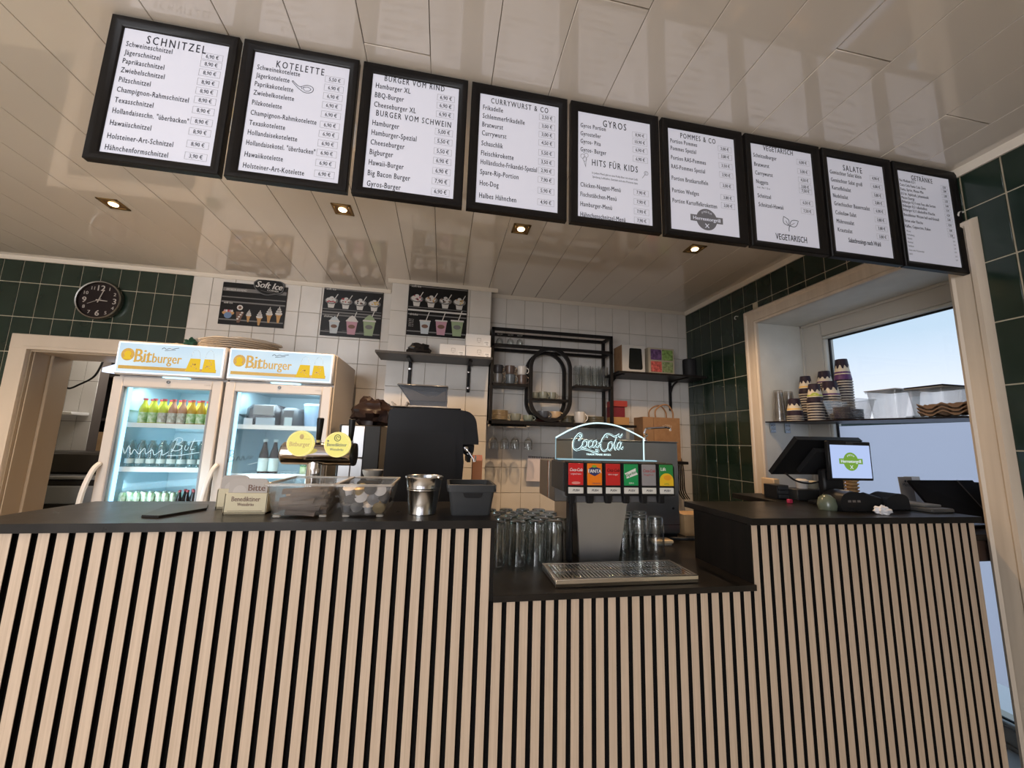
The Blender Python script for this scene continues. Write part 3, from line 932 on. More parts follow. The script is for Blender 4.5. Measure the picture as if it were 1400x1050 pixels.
for i, bd in enumerate(boards):
    x0 = -1.060 + 0.3662 * i
    x1 = x0 + 0.3525
    z1 = 2.680
    z0 = z1 - 0.487
    t = thing('menu_board', 'black framed ' + bd['lab'], 'menu board', ((x0 + x1) / 2, YB, z0), 'menu boards hung in a row under the ceiling')
    b = B()
    f = 0.031
    # mitred frame profile
    prof = [(0, 0.022), (0, 0.003), (0.003, 0), (0.012, 0), (0.020, 0.004), (0.027, 0.006), (f, 0.011), (f, 0.022)]
    vs, fs = [], []
    n = len(prof)
    cs = [(x0, z0, 1, 1), (x1, z0, -1, 1), (x1, z1, -1, -1), (x0, z1, 1, -1)]
    for (cx, cz, sx, sz) in cs:
        for (w, d) in prof:
            vs.append((cx + sx * w, YB + d, cz + sz * w))
    for a in range(4):
        c2 = (a + 1) % 4
        for k in range(n):
            k2 = (k + 1) % n
            fs.append((a * n + k, a * n + k2, c2 * n + k2, c2 * n + k))
    b.add(vs, fs)
    obj('frame', b, M_frame, t)
    pa = obj('poster', B().box(x0 + f - 0.002, x1 - f + 0.002, YB + 0.013, YB + 0.018, z0 + f - .002, z1 - f + .002), M_paper, t)
    b = B()
    yy = YB + 0.0125
    fs_ = bd.get('fs', 0.0255) * bd.get('big', 1.0)
    X = lambda u: x0 + f + u * (x1 - x0 - 2 * f)
    Z = lambda v: z1 - f - v * (z1 - z0 - 2 * f)
    PWW = x1 - x0 - 2 * f
    for it in bd['items']:
        if it[0] == 'T':
            put_text(b, it[1], X(it[2]), Z(it[3]) - it[4] * .43, yy, it[4] * 1.2, M_ink, 'C', sx=0.60, spacing=it[5] + .14, bold=0.012)
        elif it[0] == 'S':
            put_text(b, it[1], X(it[2]), Z(it[3]) - it[4] * .36, yy, it[4], M_ink, 'C', sx=0.72)
        elif it[0] == 'LOGO':
            logo(b, X(it[1]), Z(it[2]), 0.138, yy, M_greyink, M_paper)
        elif it[0] == 'LEAF':
            cx, cz = X(it[1]), Z(it[2])
            for s, an, L in ((-1, 118, .042), (1, 32, .050)):
                a = math.radians(an)
                pts = []
                for q in range(13):
                    u = q / 12
                    w_ = math.sin(PI * u) * 0.016 * (1 - 0.25 * u)
                    pts.append((u * L, w_))
                for q in range(11, 0, -1):
                    u = q / 12
                    pts.append((u * L, -math.sin(PI * u) * 0.016 * (1 - 0.25 * u)))
                ox, oz = cx + s * 0.003, cz - 0.012
                stroke(b, [(ox + p[0] * math.cos(a) - p[1] * math.sin(a), oz + p[0] * math.sin(a) + p[1] * math.cos(a)) for p in pts], 0.0011, yy, M_ink, closed=True)
                stroke(b, [(ox, oz), (ox + L * .55 * math.cos(a), oz + L * .55 * math.sin(a))], 0.0008, yy, M_ink)
            stroke(b, spline([(cx + 0.003, cz - 0.010), (cx - 0.001, cz - 0.022), (cx - 0.002, cz - 0.036)], 4), 0.0013, yy, M_ink)
        elif it[0] == 'CHOP':
            cx, cz = X(it[1]), Z(it[2])
            stroke(b, spline([(cx - .038, cz + .022), (cx - .022, cz + .008), (cx - .012, cz + .006), (cx + .004, cz + .014), (cx + .020, cz + .012), (cx + .026, cz + .002), (cx + .020, cz - .010), (cx + .002, cz - .014), (cx - .014, cz - .006), (cx - .026, cz + .004), (cx - .040, cz + .019), (cx - .038, cz + .022)], 4), 0.0009, yy, M_ink)
            stroke(b, spline([(cx - .006, cz + .004), (cx + .008, cz + .008), (cx + .018, cz + .002), (cx + .012, cz - .006), (cx, cz - .007), (cx - .006, cz + .004)], 4), 0.0007, yy, M_ink)
            stroke(b, [(cx - .012, cz + .006), (cx - .008, cz - .003)], 0.0008, yy, M_ink)
        elif it[0] == 'BALLOON':
            cx, cz = X(it[1]), Z(it[2])
            for dx, dz in ((-.008, .016), (.006, .022), (0, .006)):
                stroke(b, arc(cx + dx, cz + dz, .0075, .009, 0, 360, 12), 0.0006, yy, M_greyink)
                stroke(b, [(cx + dx, cz + dz - .009), (cx + .004, cz - .026)], 0.0005, yy, M_greyink)
        elif it[0] == 'CANDY':
            cx, cz = X(it[1]), Z(it[2])
            stroke(b, arc(cx, cz, .008, .008, 0, 360, 12), 0.0007, yy, M_greyink)
            stroke(b, arc(cx, cz, .004, .004, 0, 300, 8), 0.0006, yy, M_greyink)
            stroke(b, [(cx - .005, cz - .006), (cx - .016, cz - .022)], 0.0008, yy, M_greyink)
    ind = 0.012 if i < 4 else 0.010
    bw, bh = 0.060, 0.0235
    if i == 8: bw, bh = 0.038, 0.016
    for r in bd['rows']:
        w_need = 0.66 * PWW
        size = fs_
        sxx = 0.60
        me, w = text_mesh(r[0], 0.0, 1.12) if r[0] else (None, (0, 0))
        if r[0]:
            W = (w[1] - w[0]) * size * sxx
            lim = PWW - bw - 0.030
            if W > lim: sxx *= lim / W
            xo = ind + (0.016 * (r[1]) if i in (6, 7) else 0)
            put_text(b, r[0], x0 + f + xo, Z(r[1]) - size * .36, yy, size, M_ink, 'L', sx=sxx, bold=0.014, spacing=1.12)
        price_box(b, x1 - f - 0.013, Z(r[2]) - bh / 2, r[3] if i < 8 else r[3], yy, bh, bw, fs_ * 0.74)
    for r in bd.get('small', []):
        put_text(b, r[0], x0 + f + 0.012, Z(r[1]) - .004, yy, .0115, M_ink, 'L', sx=0.72)
        put_text(b, '2,00', x1 - f - 0.016, Z(r[1]) - .004, yy, .010, M_greyink, 'R', sx=0.72)
    so = obj('lettering', b, None, pa, smooth=False, fix=False); so['kind'] = 'stuff'

# ------------------------------------------------------------------ wall clock
cx, cy, cz, rx = -2.608, 3.328, 2.392, 0.150
t = thing('wall_clock', 'round dark wall clock with silver rim on the green tiles', 'clock', (cx, cy, cz))
obj('rim', B().lathe([(rx - .012, 0), (rx, -0.004), (rx, -0.034), (rx - .004, -0.040), (rx - .012, -0.038), (rx - .014, -0.022), (rx - .013, 0)], (cx, cy, cz), 48, axis='y'), P('clock_rim', (0.30, 0.29, 0.27), 0.25, 1.0), t)
obj('face', B().lathe([(0.0, -0.02), (rx - .012, -0.02), (rx - .012, -0.012), (0.0, -0.012)], (cx, cy, cz), 48, axis='y'), P('clock_face', (0.018, 0.012, 0.012), 0.4), t)
b = B()
M_num = P('clock_numerals', (0.50, 0.46, 0.42), 0.4, 0.3)
for h in range(1, 13):
    a = math.radians(90 - 30 * h)
    s = 0.062 if h % 3 == 0 else 0.036
    rr = 0.098 if h % 3 == 0 else 0.108
    put_text(b, str(h), cx + rr * math.cos(a), cz + rr * math.sin(a) - s * .36, cy - 0.0225, s, M_num, 'C', bold=0.02)
so = obj('numerals', b, None, t, smooth=False, fix=False); so['kind'] = 'stuff'


def hand(a, L, w, d, nm):
    a = math.radians(90 - a)
    ux, uz = math.cos(a), math.sin(a)
    nx, nz = -uz, ux
    pts = [(cx - ux * .02 + nx * w, cz - uz * .02 + nz * w), (cx - ux * .02 - nx * w, cz - uz * .02 - nz * w), (cx + ux * L - nx * w * .6, cz + uz * L - nz * w * .6), (cx + ux * L + nx * w * .6, cz + uz * L + nz * w * .6)]
    obj(nm, B().prism(pts, cy - d, cy - d - 0.0015), M_num, t)


hand(94, 0.055, 0.004, 0.026, 'hour_hand'); hand(16, 0.088, 0.0035, 0.029, 'minute_hand'); hand(243, 0.075, 0.0015, 0.032, 'second_hand')

# ------------------------------------------------------------------ posters
M_pblk = P('poster_black', (0.012, 0.011, 0.011), 0.4)
M_pwht = P('poster_white', (0.62, 0.60, 0.57), 0.5)
M_pgry = P('poster_grey', (0.16, 0.155, 0.15), 0.5)
M_cone = P('poster_cone', (0.50, 0.28, 0.10), 0.5)
M_red = P('poster_red', (0.45, 0.05, 0.07), 0.5)
M_pink = P('poster_pink', (0.50, 0.27, 0.33), 0.5)
M_ygrn = P('poster_green', (0.30, 0.38, 0.22), 0.5)
M_yel = P('poster_yellow', (0.65, 0.42, 0.10), 0.5)
M_brn = P('poster_brown', (0.16, 0.08, 0.05), 0.5)
M_pblu = P('poster_blue', (0.14, 0.22, 0.38), 0.5)


def flat(b, pts, y, mat):
    b.add([(p[0], y, p[1]) for p in pts], [tuple(range(len(pts)))], mat)


def el(b, cx, cz, rx, rz, y, mat, n=16):
    flat(b, [(cx + rx * math.cos(2 * PI * i / n), cz + rz * math.sin(2 * PI * i / n)) for i in range(n)], y, mat)


def bars(b, x0, x1, z0, z1, y, rows):
    for (v, h, mat) in rows:
        zz = z1 - v * (z1 - z0)
        flat(b, [(x0, zz), (x1, zz), (x1, zz + h), (x0, zz + h)], y, mat)


def sundae(b, cx, cz, s, y, top, mid):
    flat(b, [(cx - .022 * s, cz), (cx + .022 * s, cz), (cx + .030 * s, cz + .045 * s), (cx - .030 * s, cz + .045 * s)], y, M_pwht)
    el(b, cx, cz + .062 * s, .052 * s, .030 * s, y - .0003, M_pgry)
    el(b, cx - .004 * s, cz + .066 * s, .040 * s, .024 * s, y - .0006, M_pwht)
    rnd = random.Random(int(cx * 1000) + int(cz * 100))
    for q in range(9):
        el(b, cx + rnd.uniform(-.034, .034) * s, cz + (.066 + rnd.uniform(-.018, .022)) * s, .008 * s, .006 * s, y - .0009, top if q % 2 else mid, 7)
    el(b, cx, cz + .090 * s, .016 * s, .010 * s, y - .0012, M_pwht, 10)
    flat(b, [(cx + .024 * s, cz + .085 * s), (cx + .030 * s, cz + .083 * s), (cx + .050 * s, cz + .122 * s), (cx + .044 * s, cz + .124 * s)], y - .0012, M_pwht)


def shake(b, cx, cz, s, y, mat, dome):
    flat(b, [(cx - .026 * s, cz), (cx + .026 * s, cz), (cx + .038 * s, cz + .095 * s), (cx - .038 * s, cz + .095 * s)], y, mat)
    flat(b, [(cx - .042 * s, cz + .095 * s), (cx + .042 * s, cz + .095 * s), (cx + .040 * s, cz + .105 * s), (cx - .040 * s, cz + .105 * s)], y - .0003, M_pwht)
    if dome:
        flat(b, [(cx - .036 * s, cz + .105 * s), (cx + .036 * s, cz + .105 * s), (cx + .020 * s, cz + .128 * s), (cx, cz + .142 * s), (cx - .020 * s, cz + .128 * s)], y - .0003, mat if mat is not M_pink else M_pwht)
    el(b, cx, cz + .058 * s, .024 * s, .015 * s, y - .0006, M_brn if mat is not M_ygrn else M_pgry, 14)
    flat(b, [(cx + .004 * s, cz + .105 * s), (cx + .010 * s, cz + .105 * s), (cx + .030 * s, cz + .170 * s), (cx + .024 * s, cz + .170 * s)], y - .0001, M_pwht)


def cone(b, cx, cz, s, y, col=None):
    flat(b, [(cx - .006 * s, cz), (cx + .006 * s, cz), (cx + .016 * s, cz + .060 * s), (cx - .016 * s, cz + .060 * s)], y, M_cone)
    flat(b, [(cx - .020 * s, cz + .054 * s), (cx + .020 * s, cz + .054 * s), (cx + .020 * s, cz + .062 * s), (cx - .020 * s, cz + .062 * s)], y - .0002, M_cone)
    for (dz, w) in ((.068, .024), (.084, .019), (.098, .012)):
        el(b, cx, cz + dz * s, w * s, .011 * s, y - .0004, M_pwht, 12)
    flat(b, [(cx - .008 * s, cz + .102 * s), (cx + .008 * s, cz + .102 * s), (cx + .002 * s, cz + .124 * s)], y - .0004, M_pwht)


def poster(name, lab, x0, x1, z0, z1, yf, draw):
    t = thing(name, lab, 'poster', ((x0 + x1) / 2, yf, z0), 'ice cream posters on the white tiles')
    obj('board', B().box(x0, x1, yf - .006, yf - .0005, z0, z1, .001), M_pblk, t)
    b = B()
    draw(b, x0, x1, z0, z1, yf - .0065)
    so = obj('print', b, None, t, smooth=False, fix=False); so['kind'] = 'stuff'
    return t


def draw1(b, x0, x1, z0, z1, y):
    bars(b, x0 + .005, x1 - .005, z0, z1, y, [(.21, .030, M_pgry), (.36, .008, M_pgry), (.48, .012, M_pgry), (.90, .010, M_pgry)])
    put_text(b, 'ERDBEER-EISMENÜ', x0 + .03, z1 - .068, y - .0004, .024, M_pwht, sx=.75, bold=.01)
    put_text(b, 'soft ice', x0 + .025, z1 - .178, y - .0004, .022, M_pwht, bold=.01)
    el(b, x0 + .065, z0 + .095, .044, .020, y - .0004, M_cone); el(b, x0 + .065, z0 + .075, .028, .026, y - .0006, M_pblu)
    for q in range(5):
        el(b, x0 + .04 + q * .013, z0 + .112, .008, .010, y - .0008, (M_pink, M_pwht, M_red)[q % 3], 8)
    el(b, x0 + .145, z0 + .145, .022, .022, y - .0004, M_pwht); el(b, x0 + .145, z0 + .145, .012, .012, y - .0006, M_brn)
    flat(b, [(x0 + .135, z0 + .02), (x0 + .155, z0 + .02), (x0 + .180, z0 + .110), (x0 + .120, z0 + .110)], y - .0003, M_brn)
    for q in range(4):
        el(b, x0 + .138 + q * .009, z0 + .050 + q * .018, .009, .007, y - .0007, M_pwht, 8)
    for q, (dx, dz, s) in enumerate(((.215, .030, .85), (.295, .008, 1.05), (.365, .035, 1.1), (.435, .040, 1.15))):
        cone(b, x0 + dx, z0 + dz, s, y - .0004)


t = poster('ice_cream_poster', 'black soft ice poster with a row of cones', -1.800, -1.320, 2.282, 2.632, 3.327, draw1)
# the shaped badge standing proud of the first poster
bx_, bz_ = -1.457, 2.613
pts = [(bx_ + p[0], bz_ + p[1]) for p in spline([(-.118, .035), (-.085, .062), (-.02, .070), (.05, .068), (.105, .048), (.112, .0), (.098, -.040), (.04, -.058), (-.02, -.068), (-.075, -.045), (-.112, -.005), (-.118, .035)], 3)[:-1]]
pts2 = [(bx_ + (p[0] - bx_) * .93, bz_ + (p[1] - bz_) * .90) for p in pts]
t2 = thing('soft_ice_badge', 'dark shield sign reading Soft Ice over the cone poster', 'sign', (bx_, 3.315, bz_ - .07))
obj('shield', B().prism(pts, 3.310, 3.3195), P('badge_grey', (0.10, 0.10, 0.10), 0.35), t2)
b = B()
flat(b, pts2, 3.3092, M_pblk)
Ms = Matrix.Translation((bx_, 0, bz_)) @ Matrix.Rotation(math.radians(4), 4, 'Y') @ Matrix.Translation((-bx_, 0, -bz_))
put_text(b, 'Soft Ice', bx_ - .002, bz_ - .010, 3.3086, .075, M_pwht, 'C', shear=.25, bold=.03, width=.195, M=Ms)
put_text(b, 'CORNER', bx_ + .035, bz_ - .032, 3.3086, .022, M_pwht, 'C', bold=.01, M=Ms)
stroke(b, [(bx_ - .055, bz_ - .036), (bx_ + .06, bz_ - .046)], .0012, 3.3086, M_pgry, M=Ms)
so = obj('lettering', b, None, t2, smooth=False, fix=False); so['kind'] = 'stuff'


def draw2(b, x0, x1, z0, z1, y):
    w = x1 - x0
    bars(b, x0 + .004, x1 - .004, z0, z1, y, [(.08, .010, M_pgry), (.48, .006, M_pgry), (.545, .012, M_pgry), (.60, .012, M_pgry), (.93, .010, M_pgry)])
    put_text(b, 'soft ice', x0 + .02, z1 - .040, y - .0004, .026, M_pwht, bold=.01)
    put_text(b, 'shakes', x0 + .02, z1 - .278, y - .0004, .026, M_pwht, bold=.01)
    tops = ((M_red, M_red), (M_brn, M_red), (M_brn, M_pblk), (M_yel, M_yel))
    for q in range(4):
        sundae(b, x0 + w * (.14 + .24 * q), z1 - .195, 1.0, y - .0004, *tops[q])
    for q, (m, dm) in enumerate(((P('poster_pale', (0.50, 0.55, 0.58), 0.5), 1), (M_pink, 1), (M_ygrn, 1))):
        shake(b, x0 + w * (.22 + .29 * q), z0 + .022, 1.05 + .12 * q, y - .0004, m, dm)
        put_text(b, 'MILKSHAKE', x0 + w * (.08 + .28 * q), z0 + .045, y - .0004, .010, M_pgry)


def draw3(b, x0, x1, z0, z1, y):
    w = x1 - x0
    bars(b, x0 + .004, x1 - .004, z0, z1, y, [(.08, .010, M_pgry), (.48, .006, M_pgry), (.545, .014, M_pwht), (.62, .010, M_pgry), (.94, .010, M_pgry)])
    put_text(b, 'soft ice', x0 + .02, z1 - .040, y - .0004, .026, M_pwht, bold=.01)
    put_text(b, 'drinks', x0 + .02, z1 - .278, y - .0004, .026, M_pwht, bold=.01)
    for q in range(5):
        put_text(b, 'Slush Ice', x0 + .015, z0 + .125 - q * .014, y - .0004, .011, M_pwht)
    tops = ((M_red, M_pink), (M_cone, M_brn), (M_brn, M_pblk), (M_cone, M_yel))
    for q in range(4):
        sundae(b, x0 + w * (.14 + .24 * q), z1 - .200, 1.0, y - .0004, *tops[q])
    for q, m in enumerate((P('poster_pale', (0.50, 0.55, 0.58), 0.5), M_pink, M_ygrn)):
        shake(b, x0 + w * (.30 + .27 * q), z0 + .015, 1.08 + .10 * q, y - .0004, m, 0)


poster('ice_cream_poster', 'black poster with sundaes and domed milkshakes, beside the pillar', -1.040, -0.562, 2.248, 2.6955 - .012, 3.327, draw2)
poster('ice_cream_poster', 'black poster with sundaes and iced drinks, on the tiled pillar', -0.325, 0.150, 2.240, 2.680, 3.077, draw3)

# ------------------------------------------------------------------ pillar shelf and what stands on it
t = thing('wall_shelf', 'dark wall shelf on two black brackets, on the tiled pillar', 'shelf', (-0.05, 2.95, 1.99))
obj('board', B().box(-0.50, 0.343, 2.80, 3.075, 2.022, 2.040, .001), P('shelf_dark_grey', (0.05, 0.05, 0.052), 0.4), t)
for bx0 in (-0.275, 0.185):
    b = B()
    b.box(bx0 - .012, bx0 + .012, 3.060, 3.077, 1.80 if bx0 > 0 else 1.84, 2.020, .003)
    b.box(bx0 - .012, bx0 + .012, 2.86, 3.06, 2.008, 2.021, .003)
    br = obj('bracket', b, M_bmetal, t)
    for zz in ((1.965, 1.835) if bx0 > 0 else (1.965,)):
        obj('screw', B().lathe([(0.0, -.006), (.009, -.005), (.011, 0)], (bx0, 3.0595, zz), 14, axis='y'), M_chrome, br)
bx3 = [(-0.052, 0.140, 2.0405, 2.132), (0.144, 0.336, 2.0405, 2.132), (0.140, 0.330, 2.133, 2.224)]
for q, (a, c, d, e_) in enumerate(bx3):
    lab = ['white carton beside the crumpled black bag on the pillar shelf', 'white carton under the upper one on the pillar shelf', 'white carton stacked on top at the end of the pillar shelf'][q]
    t = thing('white_carton', lab, 'box', ((a + c) / 2, 2.93, d), 'white cartons on the pillar shelf')
    obj('box', B().box(a, c, 2.86, 3.02, d, e_, .002), M_white, t)
    b = B()
    xm = (a + c) / 2 + .005
    for q2 in ((xm - .014, xm + .014, e_ - .030, e_ - .028), (xm - .014, xm - .012, e_ - .055, e_ - .028), (xm + .012, xm + .014, e_ - .055, e_ - .028), (xm - .009, xm + .009, e_ - .064, e_ - .062)):
        flat(b, [(q2[0], q2[2]), (q2[1], q2[2]), (q2[1], q2[3]), (q2[0], q2[3])], 2.8592, M_pgry)
    put_text(b, '1', xm, e_ - .054, 2.8592, .018, M_pgry, 'C')
    flat(b, [(c - .055, d + .008), (c - .008, d + .008), (c - .008, d + .045), (c - .055, d + .045)], 2.8592, P('label_white', (0.8, 0.8, 0.8), 0.5))
    put_text(b, '1000', c - .032, d + .026, 2.8588, .016, M_ink, 'C')
    put_text(b, 'Stk', c - .026, d + .012, 2.8588, .013, M_ink, 'C')
    so = obj('print', b, None, t, smooth=False, fix=False); so['kind'] = 'stuff'


def lump(c, r, seed, n=14, m=18, amp=0.16, freq=2.4, flat_bottom=True):
    """a crumpled blob"""
    from mathutils import noise
    b = B()
    vs, fs = [], []
    for i in range(n + 1):
        th = PI * i / n
        for j in range(m):
            ph = 2 * PI * j / m
            d = Vector((math.sin(th) * math.cos(ph), math.sin(th) * math.sin(ph), math.cos(th)))
            k = 1 + amp * noise.noise(d * freq + Vector((seed, seed * 1.7, 3))) * 2 + amp * .6 * noise.noise(d * freq * 3 + Vector((seed, 5, 3)))
            p = Vector((d.x * r[0] * k, d.y * r[1] * k, d.z * r[2] * k))
            if flat_bottom and p.z < -r[2] * .7: p.z = -r[2] * .7
            vs.append((c[0] + p.x, c[1] + p.y, c[2] + p.z + (r[2] * .7 if flat_bottom else 0)))
    for i in range(n):
        for j in range(m):
            j2 = (j + 1) % m
            fs.append((i * m + j, (i + 1) * m + j, (i + 1) * m + j2, i * m + j2))
    return b.add(vs, fs)


M_bag = P('black_film', (0.012, 0.011, 0.012), 0.25)
bb = lump((-0.205, 2.93, 2.041), (0.095, 0.06, 0.055), 3.3, amp=.2)
solo('crumpled_bag', bb, M_bag, 'crumpled black bag lying on the pillar shelf', 'bag')
# ------------------------------------------------------------------ two lit drinks coolers
M_sign = bpy.data.materials.new('cooler_sign_face')
M_sign.use_nodes = True
nt = M_sign.node_tree
for n in list(nt.nodes): nt.nodes.remove(n)
o_ = nt.nodes.new('ShaderNodeOutputMaterial'); em = nt.nodes.new('ShaderNodeEmission'); tc = nt.nodes.new('ShaderNodeTexCoord')
nz = nt.nodes.new('ShaderNodeTexNoise'); rp = nt.nodes.new('ShaderNodeValToRGB')
nz.inputs['Scale'].default_value = 3.0
rp.color_ramp.elements[0].position = .35; rp.color_ramp.elements[0].color = (0.46, 0.63, 0.78, 1)
rp.color_ramp.elements[1].position = .65; rp.color_ramp.elements[1].color = (0.72, 0.83, 0.88, 1)
em.inputs[1].default_value = 1.1
nt.links.new(tc.outputs['Object'], nz.inputs['Vector']); nt.links.new(nz.outputs['Fac'], rp.inputs[0]); nt.links.new(rp.outputs[0], em.inputs[0]); nt.links.new(em.outputs[0], o_.inputs[0])
M_signrim = emissive('sign_rim_glow', (0.80, 0.90, 1.0), 1.6)
M_gold = P('gold_print', (0.36, 0.24, 0.05), 0.4, emit=(0.50, 0.34, 0.07), estr=0.30)
M_golds = emissive('gold_bright', (0.95, 0.62, 0.05), 0.9)
M_pale = emissive('pale_glow', (0.85, 0.92, 1.0), 0.9)
M_sig = emissive('etched_white', (0.8, 0.95, 1.0), 0.9)
M_dark = P('sign_dark_print', (0.05, 0.06, 0.10), 0.5)


M_dim = P('sign_faint', (0.45, 0.55, 0.60), .5)


def bit_sign(b, x0, x1, z0, z1, y):
    w, h = x1 - x0, z1 - z0
    cx, cz, r = x0 + w * .09, z0 + h * .60, h * .19
    el(b, cx, cz, r * 1.05, r * 1.15, y, M_gold, 20)
    el(b, cx, cz + r * .1, r * .55, r * .6, y - .0005, M_golds, 14)
    flat(b, [(cx - r * .7, cz - r * .9), (cx + r * .7, cz - r * .9), (cx + r * .3, cz - r * .1), (cx - r * .3, cz - r * .1)], y - .0007, M_golds)
    put_text(b, 'Bit', x0 + w * .16, z0 + h * .36, y - .0005, h * .66, M_gold, 'L', width=w * .155, bold=.035)
    put_text(b, 'burger', x0 + w * .325, z0 + h * .36, y - .0005, h * .48, M_gold, 'L', width=w * .275, bold=.025)
    # blackletter spurs on the tall letters
    for u in (.165, .235, .28):
        flat(b, [(x0 + w * u, z0 + h * .335), (x0 + w * (u + .018), z0 + h * .375), (x0 + w * u, z0 + h * .415), (x0 + w * (u - .018), z0 + h * .375)], y - .0008, M_gold)
    stroke(b, spline([(x0 + w * .40, z0 + h * .85), (x0 + w * .42, z0 + h * .90), (x0 + w * .44, z0 + h * .85), (x0 + w * .47, z0 + h * .89), (x0 + w * .50, z0 + h * .87), (x0 + w * .53, z0 + h * .90), (x0 + w * .56, z0 + h * .92)], 3), .0016, y - .0008, M_dark)
    stroke(b, [(x0 + w * .43, z0 + h * .80), (x0 + w * .53, z0 + h * .845)], .0014, y - .0008, M_dark)
    flat(b, [(x0 + w * .02, z0 + h * .10), (x1 - w * .05, z0 + h * .10), (x1 - w * .05, z0 + h * .215), (x0 + w * .02, z0 + h * .215)], y, M_gold)
    for u, s in ((.735, 1), (.872, 1)):
        flat(b, [(x0 + w * (u - (.085 if u < .8 else .062)), z0 + h * .12), (x0 + w * (u + (.055 if u < .8 else .078)), z0 + h * .12), (x0 + w * (u + .050), z0 + h * .58), (x0 + w * (u - .050), z0 + h * .58)], y - .0006, M_golds)
        stroke(b, arc(x0 + w * u, z0 + h * .62, w * .042, h * .28, 0, 180, 12), .0006, y - .0008, M_dim)
        rnd = random.Random(int(u * 100))
        for q in range(8):
            el(b, x0 + w * (u + rnd.uniform(-.04, .035)), z0 + h * rnd.uniform(.22, .55), w * .007, h * .03, y - .0009, M_gold, 7)


def bottle(name, lab, cat, loc, h, r, glass, capm, labm, group, neck=0.42):
    x, y, z = loc
    t = thing(name, lab, cat, loc, group)
    b = B().lathe([(0, .002), (r * .92, 0), (r, .006), (r, h * (1 - neck)), (r * .85, h * (1 - neck * .75)), (r * .45, h * (1 - neck * .4)), (r * .36, h * .92), (r * .36, h * .96), (0, h * .96)], loc, 14)
    obj('body', b, glass, t)
    obj('cap', B().lathe([(r * .46, h * .93), (r * .48, h), (0, h)], loc, 12, cap=True), capm, t)
    lb = B().lathe([(r * 1.02, h * .12), (r * 1.02, h * .48)], loc, 14, cap=False)
    obj('label', lb, labm, t)
    return t


M_juice = P('juice_yellow', (0.50, 0.52, 0.05), 0.15)
M_juice2 = P('juice_amber', (0.50, 0.28, 0.03), 0.15)
M_juice3 = P('juice_rose', (0.42, 0.20, 0.12), 0.15)
M_capr = P('cap_red', (0.42, 0.05, 0.06), 0.4)
M_labg = add_noise(P('label_green', (0.3, 0.5, 0.12), 0.5), (0.20, 0.42, 0.08), (0.75, 0.80, 0.62), (60, 60, 40), 2)
M_labw = add_noise(P('label_pale', (0.6, 0.6, 0.5), 0.5), (0.35, 0.28, 0.20), (0.75, 0.78, 0.72), (70, 70, 50), 2)
M_can = add_noise(P('can_green', (0.3, 0.5, 0.15), 0.35, 0.3), (0.16, 0.34, 0.10), (0.70, 0.78, 0.70), (60, 60, 45), 2)
M_brownb = P('bottle_brown', (0.020, 0.012, 0.010), 0.12)
M_labs = P('label_silver', (0.55, 0.66, 0.66), 0.45)
M_wire = P('shelf_wire', (0.75, 0.80, 0.82), 0.35)
M_gclear = thin_glass('clear_bottle', (0.80, 0.88, 0.88), 0.2, 0.03, 0.6, 0.06, (0.6, 0.7, 0.7))
M_contents = P('grey_tub', (0.09, 0.09, 0.095), 0.5)

